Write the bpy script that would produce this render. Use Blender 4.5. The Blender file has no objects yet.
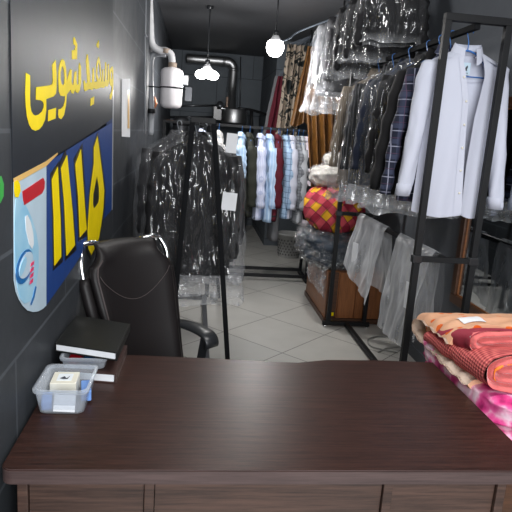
import bpy, bmesh, math, random
from mathutils import Vector, Matrix, noise
random.seed(7)
PI = math.pi
scn = bpy.context.scene
COL = scn.collection
H = 1.6                                   # eye height
F = 567.0                                 # focal length in pixels of a 512 frame

# ------------------------------------------------------------------ camera
def _n(v): return v / v.length
Dv = _n(Vector((197 - 256, 130 - 256, F)))
Vv = Vector((70 - 256, 2900 - 256, F)); Vv = _n(Vv - Dv * Vv.dot(Dv))
Rv = Vv.cross(Dv)
if Rv.x < 0: Rv = -Rv
M = Matrix((Rv, Dv, -Vv))                 # image axes -> world axes
cam_d = bpy.data.cameras.new('camera'); cam = bpy.data.objects.new('camera', cam_d); COL.objects.link(cam)
cam_d.sensor_width = 36; cam_d.sensor_fit = 'HORIZONTAL'; cam_d.lens = F * 36 / 512
cx, cy, cz = M.col[0], -M.col[1], -M.col[2]
cam.matrix_world = Matrix(((cx.x, cy.x, cz.x, 0), (cx.y, cy.y, cz.y, 0), (cx.z, cy.z, cz.z, H), (0, 0, 0, 1)))
cam_d.clip_start = 0.05; cam_d.clip_end = 60
scn.camera = cam
EYE = Vector((0, 0, H))
def ray(px, py): return M @ Vector((px - 256, py - 256, F))
def onX(px, py, x): d = ray(px, py); return EYE + d * (x / d.x)
def onY(px, py, y): d = ray(px, py); return EYE + d * (y / d.y)
def onZ(px, py, z): d = ray(px, py); return EYE + d * ((z - H) / d.z)

# ------------------------------------------------------------------ materials
class NT:
    def __init__(s, name):
        s.m = bpy.data.materials.new(name); s.m.use_nodes = True
        s.t = s.m.node_tree; s.t.nodes.clear()
        s.out = s.t.nodes.new('ShaderNodeOutputMaterial')
    def n(s, typ, **kw):
        nd = s.t.nodes.new(typ)
        for k, v in kw.items(): setattr(nd, k, v)
        return nd
    def l(s, a, b): s.t.links.new(a, b)
    def v(s, sock, val): sock.default_value = val
    def obj(s, scale=(1, 1, 1), loc=(0, 0, 0), rot=(0, 0, 0)):
        tc = s.n('ShaderNodeTexCoord'); mp = s.n('ShaderNodeMapping')
        mp.inputs['Scale'].default_value = scale; mp.inputs['Location'].default_value = loc; mp.inputs['Rotation'].default_value = rot
        s.l(tc.outputs['Object'], mp.inputs['Vector']); return mp.outputs['Vector']
    def noise(s, vec, scale=5, detail=3, rough=.5):
        nd = s.n('ShaderNodeTexNoise'); nd.inputs['Scale'].default_value = scale; nd.inputs['Detail'].default_value = detail
        nd.inputs['Roughness'].default_value = rough; s.l(vec, nd.inputs['Vector']); return nd.outputs['Fac']
    def ramp(s, fac, stops, interp='LINEAR'):
        r = s.n('ShaderNodeValToRGB'); e = r.color_ramp.elements; r.color_ramp.interpolation = interp
        while len(e) < len(stops): e.new(0.5)
        for i, (p, c) in enumerate(stops): e[i].position = p; e[i].color = (*c, 1)
        s.l(fac, r.inputs['Fac']); return r.outputs['Color']
    def math(s, op, a, b=0.0, c=None):
        nd = s.n('ShaderNodeMath', operation=op)
        for i, x in enumerate((a, b, c)):
            if x is None: continue
            if isinstance(x, (int, float)): nd.inputs[i].default_value = x
            else: s.l(x, nd.inputs[i])
        return nd.outputs[0]
    def mix(s, fac, a, b, bt='MIX'):
        nd = s.n('ShaderNodeMix', data_type='RGBA', blend_type=bt)
        for i, x in ((0, fac), (6, a), (7, b)):
            if isinstance(x, (int, float)): nd.inputs[i].default_value = x
            elif isinstance(x, tuple): nd.inputs[i].default_value = (*x, 1)
            else: s.l(x, nd.inputs[i])
        return nd.outputs[2]
    def bump(s, h, strength=.3, dist=.01):
        b = s.n('ShaderNodeBump'); b.inputs['Strength'].default_value = strength; b.inputs['Distance'].default_value = dist
        s.l(h, b.inputs['Height']); return b.outputs['Normal']
    def pbr(s, color, rough=.6, metal=0, spec=.5, normal=None, **kw):
        p = s.n('ShaderNodeBsdfPrincipled')
        if isinstance(color, tuple): p.inputs['Base Color'].default_value = (*color, 1)
        else: s.l(color, p.inputs['Base Color'])
        if isinstance(rough, (int, float)): p.inputs['Roughness'].default_value = rough
        else: s.l(rough, p.inputs['Roughness'])
        p.inputs['Metallic'].default_value = metal; p.inputs['Specular IOR Level'].default_value = spec
        if normal: s.l(normal, p.inputs['Normal'])
        for k, v in kw.items(): p.inputs[k.replace('_', ' ')].default_value = v
        s.l(p.outputs[0], s.out.inputs['Surface']); return s.m

def srgb(r, g, b):
    f = lambda c: ((c / 255) / 12.92 if c / 255 <= .04045 else ((c / 255 + .055) / 1.055) ** 2.4)
    return (f(r), f(g), f(b))
def plain(name, c, rough=.5, metal=0, spec=.5, **kw):
    t = NT(name); v = t.obj(); nf = t.noise(v, 14, 3)
    col = t.mix(nf, tuple(x * .88 for x in c), tuple(min(1, x * 1.1) for x in c))
    return t.pbr(col, rough, metal, spec, **kw)
def cloth(name, c, rough=.85, weave=260, var=.16, bump=.15):
    t = NT(name); v = t.obj(); nf = t.noise(v, 7, 4)
    col = t.mix(nf, tuple(x * (1 - var) for x in c), tuple(min(1, x * (1 + var)) for x in c))
    w = t.noise(v, weave, 2)
    return t.pbr(col, rough, 0, .25, t.bump(w, bump, .004))
def stripes(name, base, lines, rough=.85):
    """lines: (axis 0/1/2, period m, duty, colour, phase)"""
    t = NT(name); v = t.obj(); sp = t.n('ShaderNodeSeparateXYZ'); t.l(v, sp.inputs[0])
    col = t.mix(t.noise(v, 8, 3), tuple(x * .86 for x in base), tuple(min(1, x * 1.12) for x in base))
    for ax, per, duty, c, ph, op in lines:
        f = t.math('FRACT', t.math('MULTIPLY_ADD', sp.outputs[ax], 1 / per, 50 + ph))
        col = t.mix(t.math('MULTIPLY', t.math('LESS_THAN', f, duty), op), col, c)
    return t.pbr(col, rough, 0, .25, t.bump(t.noise(v, 240, 2), .12, .004))

def film(name, haze=.05, tint=(.8, .82, .85), scale=6.5, bump=.8, gloss=.13, stretch=.36, rough=.12, var=2.2, foot=.0):
    t = NT(name); v = t.obj((1, 1, stretch))
    n1 = t.noise(v, scale, 2, .5); n2 = t.noise(t.obj((1.3, 1, stretch * 1.4), (4, 2, 1)), scale * 2.1, 1)
    r1 = t.math('ABSOLUTE', t.math('SUBTRACT', n1, .5)); r2 = t.math('ABSOLUTE', t.math('SUBTRACT', n2, .5))
    h = t.math('ADD', t.math('MULTIPLY', r1, 2.4), t.math('MULTIPLY', r2, .8))
    nb = t.bump(h, bump, .08)
    tr = t.n('ShaderNodeBsdfTransparent'); tr.inputs[0].default_value = (.985, .985, .99, 1)
    di = t.n('ShaderNodeBsdfDiffuse'); di.inputs[0].default_value = (*tint, 1)
    gl = t.n('ShaderNodeBsdfGlossy'); gl.inputs['Roughness'].default_value = rough; t.l(nb, gl.inputs['Normal'])
    gl.inputs[0].default_value = (1, 1, 1, 1)
    lw = t.n('ShaderNodeLayerWeight'); lw.inputs['Blend'].default_value = .3
    n3 = t.noise(t.obj((1, 1, .5)), 9, 3)
    k = t.math('MULTIPLY', t.math('POWER', n3, var), 2 ** var)
    hz = t.math('MULTIPLY', t.math('MULTIPLY_ADD', lw.outputs['Facing'], 1.3, .35), t.math('MULTIPLY', k, haze))
    if foot:
        sp = t.n('ShaderNodeSeparateXYZ'); tc = t.n('ShaderNodeTexCoord'); t.l(tc.outputs['Generated'], sp.inputs[0])
        lo = t.math('MAXIMUM', 0.0, t.math('SUBTRACT', 1.0, t.math('MULTIPLY', sp.outputs[2], 6.5)))
        hz = t.math('MULTIPLY_ADD', t.math('MULTIPLY', lo, t.math('MULTIPLY', n2, 2.0)), foot, hz)
    m1 = t.n('ShaderNodeMixShader'); t.l(hz, m1.inputs[0]); t.l(tr.outputs[0], m1.inputs[1]); t.l(di.outputs[0], m1.inputs[2])
    m2 = t.n('ShaderNodeMixShader'); m2.inputs[0].default_value = gloss; t.l(m1.outputs[0], m2.inputs[1]); t.l(gl.outputs[0], m2.inputs[2])
    t.l(m2.outputs[0], t.out.inputs['Surface']); return t.m

def emit(name, c, s):
    t = NT(name); v = t.obj(); e = t.n('ShaderNodeEmission')
    e.inputs[0].default_value = (*c, 1); e.inputs[1].default_value = s
    t.l(e.outputs[0], t.out.inputs['Surface']); return t.m

def m_floor():
    t = NT('floor_tile'); a = PI / 4
    p0 = Matrix.Rotation(a, 2) @ Vector((.716, 4.834))
    v = t.obj((1, 1, 1), (-p0.x, -p0.y, 0), (0, 0, a))
    b = t.n('ShaderNodeTexBrick'); b.offset = 0; b.squash = 1
    for k, x in (('Scale', 1.0), ('Mortar Size', .004), ('Mortar Smooth', .2), ('Brick Width', .6), ('Row Height', .6), ('Bias', 0)): b.inputs[k].default_value = x
    b.inputs['Color1'].default_value = (*srgb(204, 202, 196), 1); b.inputs['Color2'].default_value = (*srgb(197, 196, 191), 1); b.inputs['Mortar'].default_value = (*srgb(84, 82, 78), 1)
    t.l(v, b.inputs['Vector'])
    n = t.noise(v, 3, 5); col = t.mix(t.math('MULTIPLY', n, .35), b.outputs['Color'], srgb(120, 118, 112))
    return t.pbr(col, t.math('MULTIPLY_ADD', n, .25, .22), 0, .5, t.bump(t.math('SUBTRACT', 1, b.outputs['Fac']), .3, .003))
def m_wall(name, c, vecrot, bw, rh, loc=(0, 0, 0), rough=.35, joint=None):
    t = NT(name); v = t.obj((1, 1, 1), loc, vecrot)
    b = t.n('ShaderNodeTexBrick'); b.offset = .5; b.squash = 1
    for k, x in (('Scale', 1.0), ('Mortar Size', .006), ('Mortar Smooth', .1), ('Brick Width', bw), ('Row Height', rh), ('Bias', 0)): b.inputs[k].default_value = x
    b.inputs['Color1'].default_value = (*c, 1); b.inputs['Color2'].default_value = (*(x * 1.12 for x in c), 1)
    b.inputs['Mortar'].default_value = (*(joint or tuple(x * 2.2 for x in c)), 1)
    t.l(v, b.inputs['Vector']); n = t.noise(v, 4, 5, .6); n2 = t.noise(v, 40, 3)
    col = t.mix(t.math('MULTIPLY', n, .6), b.outputs['Color'], tuple(x * .6 for x in c))
    return t.pbr(col, t.math('MULTIPLY_ADD', n, .25, rough - .1), 0, .07, t.bump(n2, .08, .004))
def m_wood(name, c1, c2, scale=(2.2, 55, 55), rough=.34, spec=.5, rot=(0, 0, 0)):
    t = NT(name); v = t.obj(scale, (0, 0, 0), rot)
    n = t.noise(v, 1.0, 6, .65); v2 = t.obj((scale[0] * 3, scale[1] * 3.2, scale[2] * 3.2), (3, 1, 2), rot); n2 = t.noise(v2, 1.0, 4, .7)
    f = t.math('MULTIPLY_ADD', n2, .55, t.math('MULTIPLY', n, .55))
    col = t.ramp(f, [(.36, c1), (.52, tuple((a + b) / 2 for a, b in zip(c1, c2))), (.68, c2)])
    return t.pbr(col, t.math('MULTIPLY_ADD', n2, .2, rough - .1), 0, spec, t.bump(f, .12, .002))

MT = {}
MT['floor'] = m_floor()
MT['wall_l'] = m_wall('left_wall_panels', srgb(60, 63, 67), (-PI / 2, -PI / 2, 0), 1.2, .303, (.3, -.051, 0), .46)
MT['wall_b'] = m_wall('back_wall_panels', srgb(96, 102, 108), (PI / 2, 0, 0), 1.2, .6, (.3, .1, 0), .55, srgb(58, 62, 67))
MT['wall_r'] = m_wall('right_wall_paint', srgb(104, 108, 114), (-PI / 2, -PI / 2, 0), 3.0, 1.5, (0, .2, 0), .55, srgb(92, 96, 100))
MT['ceil'] = plain('ceiling_paint', srgb(66, 67, 70), .5)
MT['desk'] = m_wood('wenge_laminate', srgb(16, 8, 7), srgb(64, 41, 35), (5, 110, 110), rough=.36, spec=.17)
MT['desk_edge'] = m_wood('wenge_edge', srgb(58, 45, 44), srgb(86, 69, 67), rough=.45)
MT['desk_panel'] = m_wood('wenge_panel', srgb(30, 20, 18), srgb(84, 62, 53), rough=.45)
MT['black_metal'] = plain('black_painted_metal', srgb(27, 28, 30), .55, 0, .22)
MT['rail_black'] = plain('matt_black_rail', srgb(26, 27, 29), .85, 0, .04)
MT['grey_metal'] = plain('grey_steel', srgb(92, 94, 98), .35, .8)
MT['chrome'] = plain('chrome', (.85, .86, .88), .12, 1)
MT['steel'] = plain('brushed_steel', (.5, .51, .52), .42, 1)
MT['white_paint'] = plain('white_enamel', srgb(226, 222, 224), .3)
MT['pipe_white'] = plain('dusty_white_pipe', srgb(190, 190, 192), .45)
MT['pipe_grey'] = plain('grey_pipe', srgb(140, 143, 148), .4)
MT['copper'] = plain('copper_pipe', srgb(150, 92, 62), .35, .7)
MT['rust'] = plain('rusty_collar', srgb(142, 126, 112), .6)
MT['brown_cab'] = m_wood('brown_wood_veneer', srgb(98, 58, 32), srgb(160, 102, 60), (40, 40, 2), .4)
MT['dark_wood'] = m_wood('dark_brown_frame', srgb(52, 32, 22), srgb(92, 60, 40), (3, 50, 50), .4)
MT['shelf_wood'] = m_wood('orange_shelf_board', srgb(112, 66, 38), srgb(160, 104, 62), (2, 40, 40), .5)
MT['leather'] = (lambda t: t.pbr(srgb(24, 21, 22), .48, 0, .3, t.bump(t.noise(t.obj(), 170, 3), .18, .002)))(NT('black_leather'))
MT['stitch'] = plain('grey_stitching', srgb(70, 62, 62), .8)
MT['plastic_black'] = plain('black_plastic', srgb(38, 40, 43), .32)
MT['paper'] = plain('white_paper', srgb(226, 228, 232), .8)
MT['ink'] = plain('dark_ink', srgb(60, 62, 70), .8)
MT['yellow'] = plain('yellow_vinyl', srgb(240, 214, 8), .6, 0, .05)
MT['sign_black'] = plain('charcoal_vinyl', srgb(42, 46, 52), .42, 0, .035)
MT['sign_blue'] = plain('navy_vinyl', srgb(36, 66, 128), .5, 0, .06)
MT['outline'] = plain('black_vinyl', srgb(10, 12, 18), .35)
MT['sky'] = plain('pale_blue_vinyl', srgb(190, 212, 226), .35)
MT['tan'] = plain('tan_vinyl', srgb(232, 190, 112), .35)
MT['red'] = plain('red_vinyl', srgb(196, 24, 40), .35)
MT['bottle_blue'] = (lambda t: t.pbr(t.mix(t.noise(t.obj(), 9, 3), srgb(96, 178, 220), srgb(196, 230, 244)), .35))(NT('bottle_print'))
MT['bottle_deep'] = plain('deep_blue_print', srgb(22, 104, 170), .35)
MT['pink'] = plain('pink_print', srgb(226, 60, 110), .35)
MT['white_vinyl'] = plain('white_vinyl', srgb(232, 238, 242), .35)
MT['green'] = plain('green_vinyl', srgb(56, 170, 72), .4)
MT['bulb'] = emit('bulb_glow', (1, .98, .95), 26)
MT['bulb_neck'] = plain('bulb_neck', srgb(225, 225, 228), .4)
MT['film'] = film('clear_garment_film', .05, gloss=.05, stretch=.26, foot=.3)
MT['film_pale'] = film('milky_garment_film', .12, (.62, .64, .67), 6, .8, .06, .26, foot=.32)
MT['film_heavy'] = film('loose_milky_film', .5, (.80, .82, .86), 6, .4, .05, .5, .25, .6)
MT['film_crinkle'] = film('crinkled_film', .07, (.8, .8, .82), 9, 1.0, .15, 1.0)
MT['film_skirt'] = film('hanging_crinkled_film', .3, (.72, .73, .76), 9, 1.0, .14, .6)
MT['hanger'] = plain('blue_hanger_plastic', srgb(50, 108, 180), .4)
MT['hanger_wire'] = plain('wire_hanger', srgb(120, 124, 130), .35, .8)
def m_mirror():
    t = NT('mirror_glass'); v = t.obj(); n = t.noise(v, 6, 2)
    return t.pbr((.62, .65, .67), t.math('MULTIPLY_ADD', n, .04, .01), 1)
MT['mirror'] = m_mirror()
def m_clear(name, tint=(.95, .97, .99), haze=.07):
    t = NT(name); v = t.obj(); n = t.noise(v, 30, 2)
    tr = t.n('ShaderNodeBsdfTransparent'); tr.inputs[0].default_value = (*tint, 1)
    p = t.n('ShaderNodeBsdfPrincipled'); p.inputs['Base Color'].default_value = (.78, .83, .9, 1); p.inputs['Roughness'].default_value = .18
    lw = t.n('ShaderNodeLayerWeight'); lw.inputs['Blend'].default_value = .4
    f = t.math('MULTIPLY_ADD', lw.outputs['Facing'], .45, t.math('MULTIPLY_ADD', n, .06, haze))
    m = t.n('ShaderNodeMixShader'); t.l(f, m.inputs[0]); t.l(tr.outputs[0], m.inputs[1]); t.l(p.outputs[0], m.inputs[2])
    t.l(m.outputs[0], t.out.inputs['Surface']); return t.m
MT['clear'] = m_clear('clear_tub_plastic')
MT['clear_dark'] = m_clear('smoky_tub_plastic', (.6, .62, .66), .15)
# garments
MT['suit_black'] = cloth('black_suit_wool', srgb(26, 26, 28))
MT['suit_char'] = cloth('charcoal_wool', srgb(58, 58, 61))
MT['suit_grey'] = cloth('grey_wool', srgb(100, 101, 104))
MT['suit_olive'] = cloth('olive_black_cotton', srgb(46, 48, 42))
MT['suit_navy'] = cloth('navy_wool', srgb(34, 40, 56))
MT['burgundy'] = cloth('burgundy_knit', srgb(84, 26, 38))
MT['white_cotton'] = cloth('white_cotton', srgb(194, 198, 213), .75, 320, .03, .08)
MT['cream_cotton'] = cloth('cream_cotton', srgb(208, 206, 202), .8, 300, .05)
MT['lav_cotton'] = stripes('lavender_stripe_cotton', srgb(206, 212, 234), [(0, .02, .25, srgb(150, 165, 205), 0, .5), (1, .02, .25, srgb(150, 165, 205), 0, .5)])
MT['blue_cotton'] = stripes('light_blue_stripe_cotton', srgb(166, 196, 228), [(1, .03, .35, srgb(206, 222, 240), 0, .6)])
MT['blue_check'] = stripes('blue_windowpane_cotton', srgb(152, 178, 206), [(1, .05, .12, srgb(60, 84, 120), 0, .8), (2, .06, .1, srgb(60, 84, 120), 0, .8)])
MT['grey_check'] = stripes('grey_check_wool', srgb(132, 136, 142), [(1, .035, .3, srgb(84, 88, 96), 0, .7), (2, .035, .3, srgb(84, 88, 96), 0, .7)])
MT['pale_grey'] = cloth('pale_grey_cotton', srgb(176, 180, 186))
MT['pink_white'] = cloth('pinkish_white_cotton', srgb(220, 210, 220))
MT['plaid_navy'] = stripes('navy_plaid_flannel', srgb(34, 38, 54), [(0, .085, .3, srgb(66, 72, 96), 0, .6), (2, .085, .3, srgb(66, 72, 96), .1, .6), (0, .085, .06, srgb(150, 152, 172), .35, .85), (2, .085, .06, srgb(150, 152, 172), .3, .85), (0, .085, .05, srgb(92, 66, 88), .75, .6), (2, .085, .05, srgb(92, 66, 88), .75, .6)])
MT['brown_stripe'] = stripes('brown_striped_wool', srgb(108, 98, 86), [(0, .014, .45, srgb(150, 138, 122), 0, .7)])
MT['pinstripe'] = stripes('black_pinstripe_wool', srgb(34, 35, 38), [(0, .022, .16, srgb(120, 122, 126), 0, .6)])
def m_plaid():
    t = NT('red_yellow_plaid'); v = t.obj((1, 1, 1), (0, 0, 0), (.5, .75, .2)); sp = t.n('ShaderNodeSeparateXYZ'); t.l(v, sp.inputs[0])
    def band(ax, per, lo, hi): f = t.math('FRACT', t.math('MULTIPLY_ADD', sp.outputs[ax], 1 / per, 50)); return t.math('MULTIPLY', t.math('GREATER_THAN', f, lo), t.math('LESS_THAN', f, hi))
    red, yel, dk = srgb(204, 80, 92), srgb(232, 172, 44), srgb(160, 44, 64)
    a, b = band(0, .13, .0, .52), band(2, .13, .0, .55)
    col = t.mix(b, t.mix(a, dk, red), t.mix(a, red, yel))
    for ax, lo in ((0, .47), (0, .96), (2, .47), (2, .96)): col = t.mix(t.math('MULTIPLY', band(ax, .13, lo, lo + .05), .75), col, srgb(80, 30, 46))
    return t.pbr(col, .85, 0, .2)
MT['plaid_bundle'] = m_plaid()
def m_floral(name, base, ink, sc=11, thr=.52):
    t = NT(name); v = t.obj((1, .3, .75)); n = t.n('ShaderNodeTexNoise'); n.inputs['Scale'].default_value = sc; n.inputs['Detail'].default_value = 1.5; n.inputs['Distortion'].default_value = 1.6
    t.l(v, n.inputs['Vector']); r = t.math('ABSOLUTE', t.math('SUBTRACT', n.outputs['Fac'], .5))
    col = t.ramp(n.outputs['Fac'], [(.0, ink), (.40, ink), (.43, base), (.54, base), (.56, ink), (.60, ink), (.62, base)])
    return t.pbr(col, .7, 0, .3)
MT['floral'] = m_floral('black_floral_on_beige', srgb(146, 134, 120), srgb(16, 22, 22), 7)
MT['gold'] = (lambda t: t.pbr(t.mix(t.noise(t.obj(), 16, 4), srgb(62, 40, 18), srgb(132, 88, 38)), .45, 0, .5, t.bump(t.noise(t.obj(), 60, 3), .3, .004)))(NT('gold_brocade'))
def m_spots():
    t = NT('peach_spotted_cotton'); v = t.obj(); vo = t.n('ShaderNodeTexVoronoi'); vo.inputs['Scale'].default_value = 13; vo.inputs['Randomness'].default_value = .8
    t.l(v, vo.inputs['Vector']); base = t.mix(t.noise(v, 9, 3), srgb(214, 158, 122), srgb(226, 178, 146))
    col = t.mix(t.math('LESS_THAN', vo.outputs['Distance'], .27), base, srgb(226, 104, 40))
    return t.pbr(col, .85, 0, .2, t.bump(t.noise(v, 30, 3), .3, .006))
MT['spots'] = m_spots()
MT['cream'] = (lambda t: t.pbr(t.mix(t.noise(t.obj(), 25, 4), srgb(196, 168, 148), srgb(232, 214, 198)), .9, 0, .2, t.bump(t.noise(t.obj(), 45, 4), .5, .008)))(NT('cream_lining'))
MT['coral'] = (lambda t: t.pbr(t.mix(t.noise(t.obj(), 20, 4), srgb(192, 86, 90), srgb(220, 118, 112)), .92, 0, .2, t.bump(t.noise(t.obj(), 130, 3), .5, .006), Sheen_Weight=.4))(NT('coral_plush'))
MT['rose'] = cloth('dark_rose_velvet', srgb(158, 50, 68), .8)
MT['orange_trim'] = cloth('orange_satin', srgb(240, 132, 48), .5)
def m_cord():
    t = NT('coral_corduroy'); v = t.obj(); sp = t.n('ShaderNodeSeparateXYZ'); t.l(v, sp.inputs[0])
    a = t.math('SINE', t.math('MULTIPLY', sp.outputs[1], 2 * PI / .016)); b = t.math('SINE', t.math('MULTIPLY', sp.outputs[2], 2 * PI / .012))
    f = t.math('MULTIPLY_ADD', a, .3, t.math('MULTIPLY_ADD', b, .2, .5))
    return t.pbr(t.mix(f, srgb(150, 52, 62), srgb(230, 122, 116)), .9, 0, .2, t.bump(f, .6, .006))
MT['cord'] = m_cord()
def m_magenta():
    t = NT('magenta_marbled_print'); v = t.obj(); n = t.noise(v, 14, 3, .55); vo = t.n('ShaderNodeTexVoronoi'); vo.inputs['Scale'].default_value = 17; t.l(v, vo.inputs['Vector'])
    f = t.math('MULTIPLY_ADD', vo.outputs['Distance'], .6, t.math('MULTIPLY', n, .7))
    return t.pbr(t.ramp(f, [(.34, srgb(128, 20, 76)), (.50, srgb(204, 52, 124)), (.64, srgb(222, 92, 152)), (.84, srgb(240, 204, 220))]), .75, 0, .3, t.bump(n, .4, .01))
MT['magenta'] = m_magenta()
MT['basket'] = plain('grey_basket_plastic', srgb(168, 168, 166), .5)
MT['hole'] = plain('basket_hole_shadow', srgb(84, 84, 84), .8)
MT['blue_stuff'] = plain('pale_blue_card', srgb(110, 150, 214), .5)
MT['ivory'] = plain('ivory_card', srgb(226, 222, 206), .5)
MT['rope'] = plain('pale_rope', srgb(92, 100, 110), .8)
MT['ledger'] = plain('black_ledger_cover', srgb(19, 21, 21), .42, 0, .3)
MT['brown_cover'] = plain('brown_book_cover', srgb(60, 40, 36), .45)
MT['cable'] = plain('pale_cable', srgb(150, 150, 146), .5)
MT['bag_grey'] = cloth('grey_bagged_textile', srgb(104, 108, 112))
MT['bag_blue'] = cloth('slate_bagged_textile', srgb(54, 62, 72))
MT['bag_white'] = cloth('white_bagged_textile', srgb(206, 202, 194), .85, 200, .08)

# ------------------------------------------------------------------ mesh helpers
def link(name, bm, m, parent=None, smooth=False, world=False):
    me = bpy.data.meshes.new(name)
    if world and parent is not None:
        inv = (Matrix.Translation(parent.location) @ parent.rotation_euler.to_matrix().to_4x4()).inverted()
        bm.transform(inv)
    bmesh.ops.recalc_face_normals(bm, faces=bm.faces[:])
    bm.to_mesh(me); bm.free()
    for p in me.polygons: p.use_smooth = smooth
    ms = m if isinstance(m, (list, tuple)) else [m]
    for x in ms: me.materials.append(MT[x] if isinstance(x, str) else x)
    o = bpy.data.objects.new(name, me); COL.objects.link(o)
    if parent is not None: o.parent = parent
    return o
def tag(o, label, cat, group=None, kind=None):
    o['label'] = label; o['category'] = cat
    if group: o['group'] = group
    if kind: o['kind'] = kind
    return o
def thing(name, label, cat, loc=(0, 0, 0), rz=0, group=None):
    o = bpy.data.objects.new(name, None); COL.objects.link(o); o.location = loc; o.rotation_euler = (0, 0, rz)
    o.empty_display_size = .05
    return tag(o, label, cat, group)
def struct(name, bm, m, smooth=False):
    o = link(name, bm, m, None, smooth); o['kind'] = 'structure'; return o
def B(): return bmesh.new()
def box(bm, c, s, rot=None, bev=0, mi=0):
    mat = Matrix.Translation(c) @ (rot.to_4x4() if rot else Matrix.Identity(4)) @ Matrix.Diagonal((s[0], s[1], s[2], 1))
    r = bmesh.ops.create_cube(bm, size=1, matrix=mat); vs = r['verts']
    fs = {f for v in vs for f in v.link_faces}
    for f in fs: f.material_index = mi
    if bev:
        es = {e for v in vs for e in v.link_edges}
        bmesh.ops.bevel(bm, geom=list(es), offset=bev, segments=2, affect='EDGES', profile=.5)
    return bm
def box2(bm, a, b, **k):
    a, b = Vector(a), Vector(b); return box(bm, (a + b) / 2, [abs(x) for x in (b - a)], **k)
def bar(bm, a, b, w, d=None, bev=.002, up=(0, 0, 1)):
    a, b = Vector(a), Vector(b); z = (b - a); L = z.length; z.normalize(); u = Vector(up)
    if abs(z.dot(u)) > .95: u = Vector((0, 1, 0))
    x = u.cross(z).normalized(); y = z.cross(x)
    return box(bm, (a + b) / 2, (w, d or w, L), Matrix((x, y, z)).transposed(), bev)
def tube(bm, pts, r, n=10, caps=True, flat=None):
    pts = [Vector(p) for p in pts]; rings = []; rr = r if isinstance(r, (list, tuple)) else [r] * len(pts)
    t0 = (pts[1] - pts[0]).normalized(); u = t0.orthogonal().normalized()
    for i, p in enumerate(pts):
        t = (pts[min(i + 1, len(pts) - 1)] - pts[max(i - 1, 0)]).normalized()
        u = (u - t * u.dot(t)).normalized(); w = t.cross(u)
        rings.append([bm.verts.new(p + (u * math.cos(2 * PI * k / n) + w * math.sin(2 * PI * k / n)) * rr[i]) for k in range(n)])
    skin(bm, rings, caps, caps); return bm
def skin(bm, rings, cap0=False, cap1=False, close=True):
    n = len(rings[0])
    for a, b in zip(rings, rings[1:]):
        for k in range(n if close else n - 1):
            bm.faces.new((a[k], a[(k + 1) % n], b[(k + 1) % n], b[k]))
    if cap0: bm.faces.new(rings[0][::-1])
    if cap1: bm.faces.new(rings[-1])
def lathe(bm, prof, c=(0, 0, 0), n=32, axis='Z'):
    c = Vector(c); rings = []
    for r, z in prof:
        ring = []
        for k in range(n):
            a = 2 * PI * k / n
            p = Vector((r * math.cos(a), r * math.sin(a), z))
            if axis == 'Y': p = Vector((p.x, p.z, p.y))
            ring.append(bm.verts.new(c + p))
        rings.append(ring)
    skin(bm, rings, True, True); return bm
def prism(bm, pts, off, mi=0):
    """pts: 3D polygon, extruded by off"""
    off = Vector(off); a = [bm.verts.new(Vector(p)) for p in pts]; b = [bm.verts.new(Vector(p) + off) for p in pts]
    f1 = bm.faces.new(a); f2 = bm.faces.new(b[::-1])
    n = len(a)
    for i in range(n): bm.faces.new((a[i], b[i], b[(i + 1) % n], a[(i + 1) % n]))
    return bm
def sheet(bm, fn, nu, nv):
    g = [[bm.verts.new(fn(i / nu, j / nv)) for i in range(nu + 1)] for j in range(nv + 1)]
    for j in range(nv):
        for i in range(nu): bm.faces.new((g[j][i], g[j][i + 1], g[j + 1][i + 1], g[j + 1][i]))
    return bm
def smoothpath(pts, n=8):
    pts = [Vector(p) for p in pts]; out = []
    P = [pts[0] * 2 - pts[1]] + pts + [pts[-1] * 2 - pts[-2]]
    for i in range(1, len(P) - 2):
        for k in range(n):
            t = k / n; a, b, c, d = P[i - 1], P[i], P[i + 1], P[i + 2]
            out.append(.5 * ((2 * b) + (c - a) * t + (2 * a - 5 * b + 4 * c - d) * t * t + (3 * b - a - 3 * c + d) * t ** 3))
    out.append(pts[-1]); return out
def interp(tab, z):
    if z >= tab[0][0]: return tab[0][1:]
    for a, b in zip(tab, tab[1:]):
        if z >= b[0]:
            t = (a[0] - z) / (a[0] - b[0]); return tuple(x + (y - x) * t for x, y in zip(a[1:], b[1:]))
    return tab[-1][1:]
def fbm(x, y, z, o=4):
    v = 0; a = 1
    for i in range(o): v += a * noise.noise(Vector((x, y, z))); x *= 2.05; y *= 2.05; z *= 2.05; a *= .55
    return v
def blob(bm, c, s, e=2.6, amp=.06, sc=4, seed=0, nu=56, nv=34, sag=0):
    c = Vector(c); rings = []
    sg = lambda x, p: math.copysign(abs(x) ** p, x)
    for j in range(1, nv):
        ph = -PI / 2 + PI * j / nv; ring = []
        for i in range(nu):
            th = 2 * PI * i / nu
            d = Vector((sg(math.cos(ph), 2 / e) * sg(math.cos(th), 2 / e), sg(math.cos(ph), 2 / e) * sg(math.sin(th), 2 / e), sg(math.sin(ph), 2 / e)))
            k = 1 + amp * fbm(d.x * sc * .5 + seed, d.y * sc * .5 + 9, d.z * sc * .5, 4)
            p = Vector((d.x * s[0] * k, d.y * s[1] * k, d.z * s[2] * k))
            if sag: p.z -= sag * (p.x ** 2 + p.y ** 2)
            ring.append(bm.verts.new(c + p))
        rings.append(ring)
    skin(bm, rings, True, True); return bm

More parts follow.
